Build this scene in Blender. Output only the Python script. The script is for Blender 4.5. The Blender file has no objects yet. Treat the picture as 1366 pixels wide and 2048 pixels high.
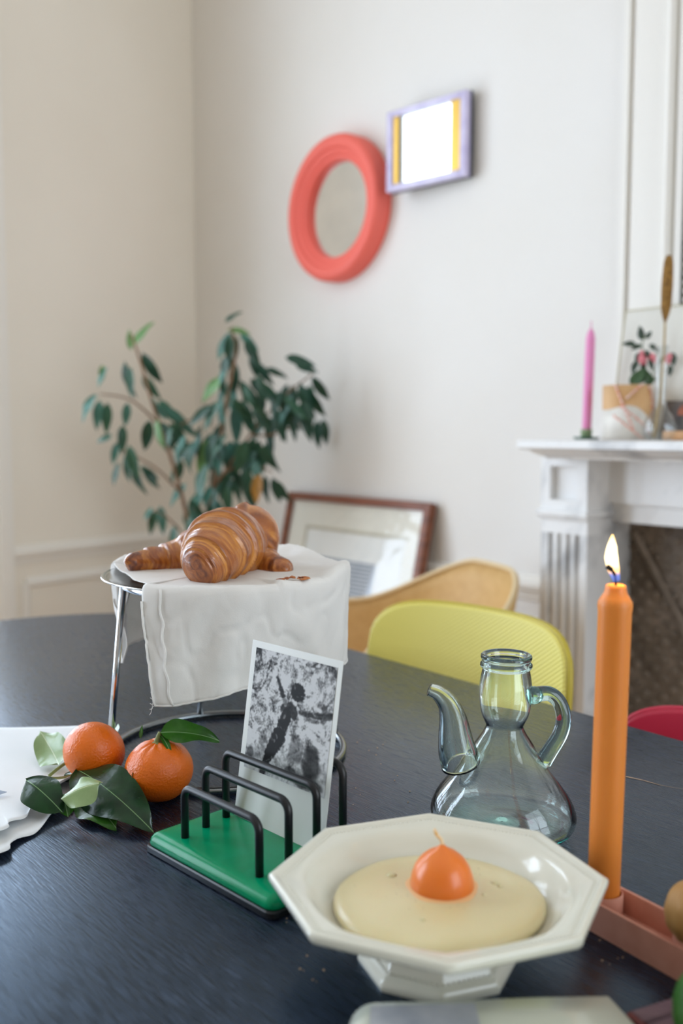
import bpy, math, random
from mathutils import Vector, Matrix, noise
random.seed(7)
sc = bpy.context.scene
V = Vector
pi, sin, cos, tan = math.pi, math.sin, math.cos, math.tan

# ------------------------------------------------------------------ camera, world, light, exposure
FPX = 1900.0                       # focal length in pixels of the 1366 x 2048 frame
PITCH = math.atan((1024 - 860) / FPX)
CAMZ = 1.12                        # eye height
TZ = 0.74                          # table height
cd = bpy.data.cameras.new('camera'); cam = bpy.data.objects.new('camera', cd)
sc.collection.objects.link(cam); sc.camera = cam
cam.location = (0, 0, CAMZ); cam.rotation_euler = (pi / 2 - PITCH, 0, 0)
cd.sensor_fit = 'VERTICAL'; cd.sensor_height = 36; cd.sensor_width = 24
cd.lens = FPX / 2048 * 36
cd.clip_start = 0.02
cd.dof.use_dof = True; cd.dof.focus_distance = 0.93; cd.dof.aperture_fstop = 3.6

w = bpy.data.worlds.new('sky'); sc.world = w; w.use_nodes = True
w.node_tree.nodes['Background'].inputs[0].default_value = (0.80, 0.90, 1.0, 1)
w.node_tree.nodes['Background'].inputs[1].default_value = 0.8
sc.view_settings.view_transform = 'Standard'; sc.view_settings.look = 'None'
sc.view_settings.gamma = 1; sc.view_settings.use_curve_mapping = False
sc.view_settings.exposure = 0.0
sc.cycles.use_denoising = True
sc.cycles.max_bounces = 14; sc.cycles.diffuse_bounces = 6; sc.cycles.transmission_bounces = 12
sc.cycles.transparent_max_bounces = 12; sc.cycles.sample_clamp_indirect = 6

# room axes: the fireplace wall recedes to the left, the window wall to the right
AR = math.radians(40)
RW = V((sin(AR), -cos(AR), 0)); RN = V((-cos(AR), -sin(AR), 0))        # along fireplace wall (towards camera), its inward normal
AL = math.radians(38.6)
LW = V((-sin(AL), -cos(AL), 0)); LN = V((cos(AL), -sin(AL), 0))        # along window wall, its inward normal
C0 = V((-0.58, 3.83, 0))                                               # room corner
CEIL = 3.6
WIN = ((0.93, 2.10), (2.65, 3.85)); WZ0, WZ1 = 0.35, 2.85              # windows in the left wall
LIGHT_W = (64, 112)
for (a, b), pw in zip(WIN, LIGHT_W):
    ld = bpy.data.lights.new('window_and_fill_light', 'AREA'); ld.shape = 'RECTANGLE'
    ld.size = b - a; ld.size_y = WZ1 - WZ0; ld.energy = pw; ld.color = (0.71, 0.835, 1.0)
    lo = bpy.data.objects.new('window_and_fill_light', ld); sc.collection.objects.link(lo)
    lo.location = C0 + LW * (a + b) / 2 - LN * 0.22 + V((0, 0, (WZ0 + WZ1) / 2))
    lo.rotation_euler = LN.to_track_quat('-Z', 'Y').to_euler()

# unseen window added behind the camera to brighten the left wall and cloth
EW0 = C0 + RW * 5.2; FILLW = (0.15, 1.85)
ld = bpy.data.lights.new('window_and_fill_light', 'AREA'); ld.shape = 'RECTANGLE'; ld.size = FILLW[1] - FILLW[0]; ld.size_y = WZ1 - WZ0; ld.energy = 66; ld.color = (0.80, 0.90, 1.0)
lo = bpy.data.objects.new('window_and_fill_light', ld); sc.collection.objects.link(lo)
lo.location = EW0 + LW * (FILLW[0] + FILLW[1]) / 2 + RW * .22 + V((0, 0, (WZ0 + WZ1) / 2)); lo.rotation_euler = (-RW).to_track_quat('-Z', 'Y').to_euler()

# ------------------------------------------------------------------ projection helpers (pixel -> place)
def ray(px, py):
    a = (px - 683) / FPX; b = -(py - 1024) / FPX
    return V((a, cos(PITCH) + b * sin(PITCH), -sin(PITCH) + b * cos(PITCH)))
CAM = V((0, 0, CAMZ))
def onz(px, py, z=TZ):
    r = ray(px, py); return CAM + r * ((z - CAMZ) / r.z)
def aty(px, py, y):
    r = ray(px, py); return CAM + r * (y / r.y)
def onplane(px, py, p0, n):
    r = ray(px, py); return CAM + r * ((p0 - CAM).dot(n) / r.dot(n))
def onwall(px, py, off=0.0): return onplane(px, py, C0 + RN * off, RN)
def rt(px, off=0.0): return (onwall(px, 900, off) - C0).dot(RW)        # distance along the fireplace wall
def rw(t, off, z): return C0 + RW * t + RN * off + V((0, 0, z))
def lw(s, off, z): return C0 + LW * s + LN * off + V((0, 0, z))

# ------------------------------------------------------------------ materials
def lin(c):
    if isinstance(c, str): c = [int(c[i:i + 2], 16) / 255 for i in (0, 2, 4)]
    return tuple(x / 12.92 if x <= 0.04045 else ((x + 0.055) / 1.055) ** 2.4 for x in c[:3]) + (1,)
MATS = {}
def mat(name, col, rough=0.5, metal=0.0, col2=None, nscale=20, ndetail=4, stretch=None, bump=0.0, bscale=None, lo=0.35, hi=0.65,
        sss=0.0, coat=0.0, spec=0.5, trans=0.0, ior=1.45, rot=None, rvar=0.0, emit=None, estr=0.0):
    m = bpy.data.materials.new(name); m.use_nodes = True; MATS[name] = m
    nt = m.node_tree; b = nt.nodes['Principled BSDF']; L = nt.links
    b.inputs['Base Color'].default_value = lin(col); b.inputs['Roughness'].default_value = rough
    b.inputs['Metallic'].default_value = metal; b.inputs['Specular IOR Level'].default_value = spec
    b.inputs['IOR'].default_value = ior; b.inputs['Transmission Weight'].default_value = trans
    b.inputs['Coat Weight'].default_value = coat; b.inputs['Coat Roughness'].default_value = 0.08
    if sss:
        b.inputs['Subsurface Weight'].default_value = sss; b.inputs['Subsurface Scale'].default_value = 0.01
        b.inputs['Subsurface Radius'].default_value = (1, .5, .25)
    if emit:
        b.inputs['Emission Color'].default_value = lin(emit); b.inputs['Emission Strength'].default_value = estr
    if col2 or bump or rvar:
        tc = nt.nodes.new('ShaderNodeTexCoord'); mp = nt.nodes.new('ShaderNodeMapping')
        L.new(tc.outputs['Object'], mp.inputs[0])
        if rot is not None:
            mp.vector_type = 'TEXTURE'; mp.inputs['Rotation'].default_value = rot
            if stretch: mp.inputs['Scale'].default_value = [1 / x for x in stretch]
        elif stretch: mp.inputs['Scale'].default_value = stretch
        n = nt.nodes.new('ShaderNodeTexNoise'); n.inputs['Scale'].default_value = nscale; n.inputs['Detail'].default_value = ndetail
        L.new(mp.outputs[0], n.inputs['Vector'])
        if col2:
            r = nt.nodes.new('ShaderNodeValToRGB')
            r.color_ramp.elements[0].position = lo; r.color_ramp.elements[0].color = lin(col)
            r.color_ramp.elements[1].position = hi; r.color_ramp.elements[1].color = lin(col2)
            L.new(n.outputs[0], r.inputs[0]); L.new(r.outputs[0], b.inputs['Base Color'])
        if rvar:
            mr = nt.nodes.new('ShaderNodeMapRange'); mr.inputs[1].default_value = 0.3; mr.inputs[2].default_value = 0.7
            mr.inputs[3].default_value = rough - rvar; mr.inputs[4].default_value = rough + rvar
            L.new(n.outputs[0], mr.inputs[0]); L.new(mr.outputs[0], b.inputs['Roughness'])
        if bump:
            n2 = n
            if bscale:
                n2 = nt.nodes.new('ShaderNodeTexNoise'); n2.inputs['Scale'].default_value = bscale; n2.inputs['Detail'].default_value = 3
                L.new(mp.outputs[0], n2.inputs['Vector'])
            bp = nt.nodes.new('ShaderNodeBump'); bp.inputs['Strength'].default_value = bump; bp.inputs['Distance'].default_value = 0.002
            L.new(n2.outputs[0], bp.inputs['Height']); L.new(bp.outputs[0], b.inputs['Normal'])
    return m
def attr_mat(name, rough=0.5, spec=0.3, bump=0.0, bscale=300, coat=0, sss=0):
    m = mat(name, 'ffffff', rough, spec=spec, bump=bump, nscale=bscale, coat=coat, sss=sss); nt = m.node_tree
    a = nt.nodes.new('ShaderNodeAttribute'); a.attribute_name = 'col'
    nt.links.new(a.outputs['Color'], nt.nodes['Principled BSDF'].inputs['Base Color']); return m
def pane_mat(name, tint=(1, 1, 1, 1), f0=0.04, rough=0.0):
    """thin clear glass: straight through, plus a mirror reflection that grows at grazing angles"""
    m = bpy.data.materials.new(name); m.use_nodes = True; nt = m.node_tree; nt.nodes.clear(); L = nt.links
    o = nt.nodes.new('ShaderNodeOutputMaterial'); mx = nt.nodes.new('ShaderNodeMixShader'); lw_ = nt.nodes.new('ShaderNodeLayerWeight'); lw_.inputs[0].default_value = .5
    pw_ = nt.nodes.new('ShaderNodeMath'); pw_.operation = 'POWER'; pw_.inputs[1].default_value = 4.0
    ml = nt.nodes.new('ShaderNodeMath'); ml.operation = 'MULTIPLY_ADD'; ml.inputs[1].default_value = 1 - f0; ml.inputs[2].default_value = f0
    t = nt.nodes.new('ShaderNodeBsdfTransparent'); g = nt.nodes.new('ShaderNodeBsdfGlossy')
    g.inputs['Roughness'].default_value = rough; t.inputs[0].default_value = tint
    L.new(lw_.outputs['Facing'], pw_.inputs[0]); L.new(pw_.outputs[0], ml.inputs[0]); L.new(ml.outputs[0], mx.inputs[0])
    L.new(t.outputs[0], mx.inputs[1]); L.new(g.outputs[0], mx.inputs[2]); L.new(mx.outputs[0], o.inputs[0])
    return m

# ------------------------------------------------------------------ mesh helpers
WM = {}
def link(o, parent=None, M=None):
    sc.collection.objects.link(o); M = M or Matrix()
    if parent is not None:
        o.parent = parent; o.matrix_parent_inverse = WM[parent.name].inverted()
    o.matrix_basis = M; WM[o.name] = M.copy(); return o
def thing(name, loc, label, cat, group=None, kind=None):
    o = bpy.data.objects.new(name, None); o.empty_display_size = 0.02
    link(o, None, Matrix.Translation(loc)); tag(o, label, cat, group, kind); return o
def tag(o, label=None, cat=None, group=None, kind=None):
    if label: o['label'] = label
    if cat: o['category'] = cat
    if group: o['group'] = group
    if kind: o['kind'] = kind
    return o
def mesh(name, vs, fs, m, parent=None, smooth=True, cols=None, uvs=None, auto=None):
    vs = [V(v) for v in vs]
    mn = V((min(v.x for v in vs), min(v.y for v in vs), min(v.z for v in vs))); mx = V((max(v.x for v in vs), max(v.y for v in vs), max(v.z for v in vs)))
    c = (mn + mx) / 2; c.z = mn.z
    me = bpy.data.meshes.new(name); me.from_pydata([v - c for v in vs], [], fs); me.update()
    if smooth: me.polygons.foreach_set('use_smooth', [True] * len(me.polygons))
    if cols:
        a = me.color_attributes.new('col', 'FLOAT_COLOR', 'POINT'); a.data.foreach_set('color', [x for q in cols for x in (q[0], q[1], q[2], 1)])
    if m: me.materials.append(m)
    o = bpy.data.objects.new(name, me); link(o, parent, Matrix.Translation(c))
    if auto is not None:
        me.set_sharp_from_angle(angle=math.radians(auto))
    return o
def solid(o, th, off=0.0, bevel=False):
    s = o.modifiers.new('thickness', 'SOLIDIFY'); s.thickness = th; s.offset = off; return o
def sub(o, n=1):
    s = o.modifiers.new('smooth', 'SUBSURF'); s.levels = n; s.render_levels = n; return o
def bev(o, wdt, n=2):
    b = o.modifiers.new('bevel', 'BEVEL'); b.width = wdt; b.segments = n; b.limit_method = 'ANGLE'; return o
def loft(rings, closed=True, cap0=True, cap1=True, wrap=False):
    vs, fs = [], []; n = len(rings[0]); k = len(rings)
    for r in rings: vs += list(r)
    m = n if closed else n - 1
    for i in range(k if wrap else k - 1):
        j = (i + 1) % k
        for a in range(m):
            b = (a + 1) % n; fs.append((i * n + a, i * n + b, j * n + b, j * n + a))
    if not wrap and closed:
        if cap0: fs.append(tuple(range(n - 1, -1, -1)))
        if cap1: fs.append(tuple((k - 1) * n + a for a in range(n)))
    return vs, fs
def join(*parts):
    vs, fs = [], []
    for v, f in parts:
        o = len(vs); vs += list(v); fs += [tuple(i + o for i in q) for q in f]
    return vs, fs
def lathe(prof, c, segs=48, axis=None, cap0=True, cap1=True, rf=None):
    """prof: (radius, height) list around an axis through c"""
    q = (axis or V((0, 0, 1))).normalized().to_track_quat('Z', 'Y').to_matrix() if axis else Matrix.Identity(3)
    c = V(c); rings = []
    for k, (r, z) in enumerate(prof):
        rings.append([c + q @ V((cos(2 * pi * i / segs) * (rf(r, z, 2 * pi * i / segs) if rf else r), sin(2 * pi * i / segs) * (rf(r, z, 2 * pi * i / segs) if rf else r), z)) for i in range(segs)])
    return loft(rings, True, cap0, cap1)
def cr(pts, n=6, closed=False):
    P = [V(p) for p in pts]; out = []; k = len(P)
    rng = range(k) if closed else range(k - 1)
    for i in rng:
        p0 = P[(i - 1) % k] if closed else P[max(i - 1, 0)]; p1 = P[i]; p2 = P[(i + 1) % k]; p3 = P[(i + 2) % k] if closed else P[min(i + 2, k - 1)]
        for j in range(n):
            t = j / n
            out.append(0.5 * ((2 * p1) + (p2 - p0) * t + (2 * p0 - 5 * p1 + 4 * p2 - p3) * t * t + (3 * p1 - p0 - 3 * p2 + p3) * t ** 3))
    if not closed: out.append(P[-1])
    return out
def interp(vals, n):
    out = []
    for i in range(len(vals) - 1):
        for j in range(n): out.append(vals[i] + (vals[i + 1] - vals[i]) * j / n)
    out.append(vals[-1]); return out
def tube(path, r, segs=10, closed=False, caps=True):
    P = [V(p) for p in path]; k = len(P)
    R = r if isinstance(r, (list, tuple)) else [r] * k
    def tg(i):
        if closed: return (P[(i + 1) % k] - P[(i - 1) % k]).normalized()
        return (P[min(i + 1, k - 1)] - P[max(i - 1, 0)]).normalized()
    t = tg(0); u = t.orthogonal().normalized(); rings = []
    for i in range(k):
        t2 = tg(i); q = t.rotation_difference(t2); u = (q @ u); u = (u - t2 * u.dot(t2)).normalized(); t = t2; v = t.cross(u)
        rings.append([P[i] + (u * cos(2 * pi * a / segs) + v * sin(2 * pi * a / segs)) * R[i] for a in range(segs)])
    return loft(rings, True, caps, caps, wrap=closed)
def box(o, ex, ey, ez):
    """box from corner o and three edge vectors"""
    o = V(o); ex, ey, ez = V(ex), V(ey), V(ez)
    vs = [o, o + ex, o + ex + ey, o + ey]; vs += [v + ez for v in vs]
    fs = [(0, 3, 2, 1), (4, 5, 6, 7), (0, 1, 5, 4), (1, 2, 6, 5), (2, 3, 7, 6), (3, 0, 4, 7)]
    if ex.cross(ey).dot(ez) < 0: fs = [f[::-1] for f in fs]
    return vs, fs
def wbox(t0, t1, n0, n1, z0, z1, right=True):
    f = rw if right else lw; d = RW if right else LW; n = RN if right else LN
    return box(f(t0, n0, z0), d * (t1 - t0), n * (n1 - n0), (0, 0, z1 - z0))
def rrect(c, e1, e2, w_, h_, r, z, k=6):
    pts = []
    for (sx, sy, a0) in ((1, 1, 0), (-1, 1, 90), (-1, -1, 180), (1, -1, 270)):
        for j in range(k + 1):
            a = math.radians(a0 + 90 * j / k)
            x = sx * (w_ / 2 - r) + r * cos(a); y = sy * (h_ / 2 - r) + r * sin(a)
            p = V(c) + V(e1) * x + V(e2) * y; p.z = z; pts.append(p)
    return pts
def frect(c, e1, e2, w_, h_, r, layers, k=6):
    """rounded-rectangle loft: layers of (inset, z)"""
    return loft([rrect(c, e1, e2, w_ - 2 * i, h_ - 2 * i, max(r - i, 0.0005), z, k) for i, z in layers])
def moulding(prof, path_a, path_b, nrm):
    """profile (out, up) swept along a straight wall line"""
    up = V((0, 0, 1)) if abs((path_b - path_a).normalized().z) < 0.5 else (path_b - path_a).normalized().cross(nrm)
    r0 = [path_a + nrm * o + up * u for o, u in prof]; r1 = [path_b + nrm * o + up * u for o, u in prof]
    return loft([r0, r1])

# ------------------------------------------------------------------ room
M_wall = mat('wall_paint', 'eae7e2', 0.75, col2='e6e2db', nscale=1.3, bump=0.08, bscale=60, spec=0.25)
M_wall_l = mat('wall_paint_warm_bounce', 'ede6d9', 0.75, col2='e9e1d3', nscale=1.3, bump=0.08, bscale=60, spec=0.25)  # same white wall, with warm bounce light put into its colour
M_far = mat('far_wall_paint', 'd2cbc2', 0.75, spec=0.25)
M_trim = mat('trim_paint', 'ece8e0', 0.5, spec=0.35)
M_ceil = mat('ceiling_paint', 'efece6', 0.8, spec=0.2)
M_floor = mat('oak_floor', 'c4a076', 0.4, col2='ac8860', nscale=6, stretch=(1, 12, 1), rot=(0, 0, AR))
RLEN, LLEN = 5.2, 5.2
def struct(name, vf, m, label, cat, smooth=False, parent=None):
    o = mesh(name, vf[0], vf[1], m, parent, smooth)
    if parent is None: tag(o, label, cat, kind='structure')
    return o
C1 = C0 + RW * RLEN; C3 = C0 + LW * LLEN; C2 = C1 + LW * LLEN
o_ = V((0, 0, -0.08))
def slab(z0, z1, grow=0.3):
    c = (C0 + C1 + C2 + C3) / 4
    P = [c + (p - c) * (1 + grow / 3.5) for p in (C0, C1, C2, C3)]
    return loft([[V((p.x, p.y, z0)) for p in P], [V((p.x, p.y, z1)) for p in P]])
struct('floor', slab(-0.08, 0), M_floor, 'oak floor of the room under the table', 'floor')
struct('ceiling', slab(CEIL, CEIL + 0.1), M_ceil, 'white ceiling above the whole room', 'ceiling')
wall_right = struct('wall_right', wbox(-0.25, RLEN, -0.2, 0, 0, CEIL), M_wall, 'white wall with the coral mirror and the marble fireplace', 'wall')
segs = [wbox(0.0, WIN[0][0], -0.2, 0, 0, CEIL, False), wbox(WIN[0][1], WIN[1][0], -0.2, 0, 0, CEIL, False), wbox(WIN[1][1], LLEN, -0.2, 0, 0, CEIL, False)]
for a, b in WIN: segs += [wbox(a, b, -0.2, 0, 0, WZ0, False), wbox(a, b, -0.2, 0, WZ1, CEIL, False)]
struct('wall_left', join(*segs), M_wall_l, 'white wall left of the potted plant, warm shade tinted into its colour', 'wall')
struct('wall_back', box(C3 + (C3 - C2).normalized() * .2, (C2 - C3) * 1.08, -LW * -0.2, (0, 0, CEIL)), M_far, 'pale grey wall behind the camera', 'wall')
def ewbox(k0, k1, z0, z1, n0=0, n1=.2): return box(C1 + LW * k0 + RW * n0 + V((0, 0, z0)), LW * (k1 - k0), RW * (n1 - n0), (0, 0, z1 - z0))
struct('wall_near', join(ewbox(-.2, FILLW[0], 0, CEIL), ewbox(FILLW[1], LLEN + .2, 0, CEIL), ewbox(FILLW[0], FILLW[1], 0, WZ0), ewbox(FILLW[0], FILLW[1], WZ1, CEIL)), M_far, 'pale grey end wall beyond the fireplace', 'wall')
M_pane = pane_mat('window_glass')
for i, (a, b) in enumerate(WIN):
    fr = [wbox(a, b, -0.12, -0.06, WZ0, WZ0 + .07, False), wbox(a, b, -0.12, -0.06, WZ1 - .07, WZ1, False)]
    for s in (a, (a + b) / 2 - .05, b - .06): fr.append(wbox(s, s + (.1 if s != a and s != b - .06 else .06), -0.12, -0.06, WZ0, WZ1, False))
    for z in (1.15, 1.95): fr.append(wbox(a, b, -0.115, -0.075, z, z + .035, False))
    wn = struct('window_%d' % (i + 1), join(*fr), M_trim, ['tall white window in the left wall nearest the plant', 'tall white window in the left wall nearest the camera'][i], 'window')
    struct('pane', wbox(a, b, -0.1, -0.095, WZ0, WZ1, False), M_pane, None, None, parent=wn)
fillw = struct('window_3', join(*[ewbox(k, k + .06, WZ0, WZ1, .06, .12) for k in (FILLW[0], (FILLW[0] + FILLW[1]) / 2 - .03, FILLW[1] - .06)], ewbox(FILLW[0], FILLW[1], WZ0, WZ0 + .07, .06, .12), ewbox(FILLW[0], FILLW[1], WZ1 - .07, WZ1, .06, .12), ewbox(FILLW[0], FILLW[1], 1.4, 1.435, .075, .115)), M_trim, 'unseen window added to the end wall behind the camera as fill light', 'window')
struct('pane', ewbox(FILLW[0], FILLW[1], WZ0, WZ1, .09, .095), M_pane, None, None, parent=fillw)
# trims: chair rail, panel mouldings, baseboards, window casing
rail = [(0, -.035), (.006, -.035), (.010, -.022), (.012, -.012), (.022, -.006), (.026, .006), (.022, .018), (.012, .024), (.006, .03), (0, .03)]
pan = [(0, -.018), (.006, -.018), (.014, -.008), (.014, .004), (.008, .012), (.004, .018), (0, .018)]
base = [(0, 0), (.02, 0), (.02, .12), (.014, .135), (.006, .15), (0, .15)]
tr = []
FT0 = rt(1083, .2)      # left edge of the chimney piece
tr.append(moulding(rail, rw(0, 0, .70), rw(FT0 + .01, 0, .70), RN))
for z in (.60, .20): tr.append(moulding(pan, rw(.12, 0, z), rw(FT0 - .06, 0, z), RN))
for t in (.12, FT0 - .06): tr.append(moulding(pan, rw(t, 0, .2), rw(t, 0, .6), RN))
struct('trim_1', join(*tr), M_trim, 'white chair rail and panel mouldings low on the fireplace wall', 'moulding', True).data.set_sharp_from_angle(angle=.6)
tr = [moulding(rail, lw(0, 0, .70), lw(.855, 0, .70), LN)]
for z in (.60, .20): tr.append(moulding(pan, lw(.10, 0, z), lw(.80, 0, z), LN))
for t in (.10, .80): tr.append(moulding(pan, lw(t, 0, .2), lw(t, 0, .6), LN))
struct('trim_2', join(*tr), M_trim, 'cream chair rail and panel mouldings low on the left wall', 'moulding', True).data.set_sharp_from_angle(angle=.6)
struct('trim_3', join(wbox(.855, .93, 0, .03, 0, 3.0, False), wbox(.875, .91, .03, .04, 0, 3.0, False), wbox(WIN[0][1], WIN[0][1] + .1, 0, .03, 0, 3.0, False), wbox(.855, WIN[0][1] + .1, 0, .03, WZ1, WZ1 + .1, False)), M_trim, 'white casing around the window in the left wall', 'moulding')
struct('baseboard_right', moulding(base, rw(0, 0, 0), rw(FT0, 0, 0), RN), M_trim, 'white baseboard below the leaning picture', 'baseboard')
struct('baseboard_left', moulding(base, lw(0, 0, 0), lw(.875, 0, 0), LN), M_trim, 'cream baseboard along the left wall', 'baseboard')
# panel mouldings over the mantelpiece
def vstrip(px0, px1, n0, n1, z0=1.10, z1=3.1): return wbox(rt(px0, n1), rt(px1, n1), 0, n1, z0, z1)
ta = rt(1240, .014)
struct('trim_4', join(wbox(ta - .016, ta - .002, 0, .014, 1.1, 3.12), wbox(ta + .010, RLEN, 0, .010, 1.1, 3.12)), M_trim, 'white raised panel with a dark groove above the mantelpiece', 'moulding')
tb = rt(1323, .02)
struct('trim_5', join(moulding([(0, -.012), (.02, -.010), (.026, 0), (.02, .010), (0, .012)], rw(tb, .008, 1.1), rw(tb, .008, 3.12), RN), wbox(tb + .020, tb + .038, 0.008, .026, 1.1, 3.12)), M_trim, 'white vertical moulding beside the carved mirror frame', 'moulding')

# ------------------------------------------------------------------ fireplace
M_marble = mat('marble', 'e9e8e6', 0.3, col2='9b9c9e', nscale=9, ndetail=10, stretch=(1, 1, .55), rot=(.3, .5, .2), lo=.50, hi=.74, spec=0.5)
M_iron = mat('cast_iron', '84776a', 0.55, col2='5e5347', nscale=14, spec=0.4)
MZ = 1.098
fp = thing('fireplace', rw(FT0 + .65, .15, 0), 'white veined marble fireplace with fluted pilasters and dark iron back', 'fireplace')
FEND = FT0 + 1.34
PW = rt(1176, .2) - FT0                       # pilaster width
SH0 = rt(1038, .30)
sh = [(0, 0), (.298, 0), (.304, -.004), (.304, -.018), (.298, -.022), (.285, -.023), (.279, -.029), (.268, -.035), (.258, -.038), (.255, -.043), (0, -.043)]
# shelf with profile returned on the ends
rings = []
for o, u in sh:
    e = (o - .30)
    rings.append([rw(SH0 - e * 1.0, 0, MZ + u), rw(SH0 - e, max(o, 0.0), MZ + u), rw(FEND + .06 + e, max(o, 0.0), MZ + u), rw(FEND + .06 + e, 0, MZ + u)])
rings = [r for r in rings[1:-1]]
rings.insert(0, rings[0])
vs, fs = loft(rings)
mesh('mantel_shelf', vs, fs, M_marble, fp, False)
ZCAP = onplane(1130, 1021, rw(0, .2, 0), RN).z
def pilaster(t0, t1, parent):
    N = .20; zc = ZCAP                       # capital height
    W_ = t1 - t0
    blk = [wbox(t0, t0 + W_ * .2, 0, N, zc, MZ - .043), wbox(t1 - W_ * .2, t1, 0, N, zc, MZ - .043),
           wbox(t0 + W_ * .2, t1 - W_ * .2, 0, N, zc, zc + .024), wbox(t0 + W_ * .2, t1 - W_ * .2, 0, N, MZ - .062, MZ - .043),
           wbox(t0 + W_ * .2, t1 - W_ * .2, 0, N - .018, zc + .024, MZ - .062)]
    b = mesh('pilaster_block', *join(*blk), M_marble, parent, False)
    cp = mesh('pilaster_capital', *join(wbox(t0 - .008, t1 + .008, 0, N + .010, zc - .014, zc), wbox(t0 - .004, t1 + .004, 0, N + .004, zc - .022, zc - .014)), M_marble, parent, False)
    bev(cp, .003)
    # fluted shaft: cross-section with three grooves
    prof = [(t0, 0), (t0, N - .006)]
    pts = []
    ng = 4; m = .12 * W_; gw = (W_ - 2 * m) / ng
    pts.append((t0, N - .004))
    for g in range(ng):
        g0 = t0 + m + g * gw
        pts.append((g0 + gw * .18, N - .004))
        for k in range(7):
            a = pi * k / 6; pts.append((g0 + gw * .5 - cos(a) * gw * .30, N - .004 - sin(a) * .015))
        pts.append((g0 + gw * .82, N - .004))
    pts += [(t1, N - .004), (t1, 0), (t0, 0)]
    mesh('pilaster_shaft', *loft([[rw(t, n, .14) for t, n in pts], [rw(t, n, zc - .055) for t, n in pts]]), M_marble, parent, False)
    mesh('pilaster_neck', *wbox(t0, t1, 0, N - .004, zc - .055, zc - .022), M_marble, parent, False)
    mesh('pilaster_plinth', *wbox(t0 - .01, t1 + .01, 0, N + .01, 0, .14), M_marble, parent, False)
pilaster(FT0, FT0 + PW, fp); pilaster(FEND - PW, FEND, fp)
LN0 = FT0 + PW
OP0 = rt(1223, .10); OP1 = FEND - (OP0 - FT0)
zt = onplane(1225, 1043, rw(0, .10, 0), RN).z
mesh('lintel', *join(wbox(LN0, FEND - PW, 0, .115, zt + .045, MZ - .043), wbox(LN0, FEND - PW, 0, .10, zt, zt + .045)), M_marble, fp, False)
mesh('jamb', *wbox(LN0, OP0, 0, .10, 0, zt), M_marble, fp, False)
mesh('jamb', *wbox(OP1, FEND - PW, 0, .10, 0, zt), M_marble, fp, False)
back = mesh('iron_back', *wbox(OP0 - .02, OP1 + .02, .005, .02, 0, zt + .02), M_iron, fp, False)
# embossed rosettes and diagonal ribs on the iron back
ros = []
tt = OP0 + .01; row = 0
while tt < OP1:
    z = .05 + (row % 2) * .022
    while z < zt - .01:
        c = rw(tt, .02, z); ros.append(lathe([(.011, -.002), (.011, .001), (.008, .005), (.004, .006)], c, 8, RN)); z += .044
    tt += .024; row += 1
tag(mesh('rosette_relief', *join(*ros), M_iron, back, True), kind='stuff')
for k in range(3):
    p0 = rw(OP0 + .02 + k * .42, .024, zt - .03); p1 = rw(OP0 + .36 + k * .42, .024, zt - .55)
    mesh('rib', *tube([p0, p1], .010, 6), M_iron, back, False)
mesh('hearth', *wbox(FT0 - .05, FEND + .05, .21, .38, 0, .012), M_marble, fp, False)

# carved mirror frame at the right edge, over the mantelpiece
M_dark = mat('dark_carving', '6f6b5c', 0.6, col2='3b382f', nscale=40, spec=.3)
M_mirror = mat('mirror_silver', 'd9dcda', 0.03, metal=1.0)
tmf = thing('overmantel_mirror', rw(tb + .65, .03, 1.30), 'tall overmantel mirror with dark beaded edge above the fireplace', 'mirror')
t_b = rt(1355, .040)
zb0 = 1.285
mesh('mirror_glass', *wbox(t_b + .03, t_b + 1.0, .008, .02, zb0, 3.0), M_mirror, tmf, False)
mesh('frame', *join(wbox(t_b - .012, t_b + .03, .008, .03, zb0, 3.04), wbox(t_b + 1.0, t_b + 1.04, .008, .03, zb0, 3.04), wbox(t_b + .03, t_b + 1.0, .008, .03, 3.0, 3.04), wbox(t_b + .03, t_b + 1.0, .008, .03, zb0, zb0 + .03)), M_dark, tmf, False)
bead0 = None; z = zb0 + .012
axis = (V((0, 0, 1)) + RW * .8).normalized()
while z < 3.0:
    c = rw(t_b + .010, .036, z)
    if bead0 is None:
        bead0 = mesh('bead', *lathe([(.002, -.011), (.006, -.007), (.0075, 0), (.006, .007), (.002, .011)], c, 8, axis), M_trim, tmf); zz = z
    else:
        o = bpy.data.objects.new('bead', bead0.data); link(o, tmf, Matrix.Translation(V((0, 0, z - zz))) @ WM[bead0.name])
    z += .0195

# ------------------------------------------------------------------ on the mantel
def shelf_at(px, off): 
    p = rw(rt(px, off), off, MZ); return p
# pink candle in a green saucer holder
M_green_met = mat('green_enamel', '4f7464', 0.35, spec=.5)
M_green2 = mat('olive_enamel', '8fa27a', 0.4)
M_pink = mat('pink_wax', 'e58fbe', 0.45, sss=.25)
p = shelf_at(1172, .16)
h = thing('candle_holder', p, 'small green saucer holder under the pink candle', 'candle holder')
mesh('saucer', *lathe([(.0, 0), (.026, 0), (.029, .003), (.030, .006), (.028, .0055), (.02, .003), (.0, .003)], p, 32, cap0=False, cap1=False), M_green_met, h)
mesh('cup', *lathe([(.009, .003), (.0125, .004), (.013, .020), (.0138, .024), (.0112, .024), (.0108, .006), (0, .006)], p, 24, cap0=False, cap1=False), M_green2, h)
c = thing('pink_candle', p + V((0, 0, .006)), 'slim pink candle, unlit, at the left end of the mantelpiece', 'candle')
ax = (V((.022, 0, 1))).normalized()
mesh('wax', *lathe([(.0098, 0), (.0105, .002), (.0108, .18), (.0105, .225), (.008, .238), (.004, .246), (.0018, .250)], p + V((0, 0, .006)), 24, ax), M_pink, c)
mesh('wick', *tube([p + ax * .254, p + ax * .272], .0012, 6), M_pink, c)
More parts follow.
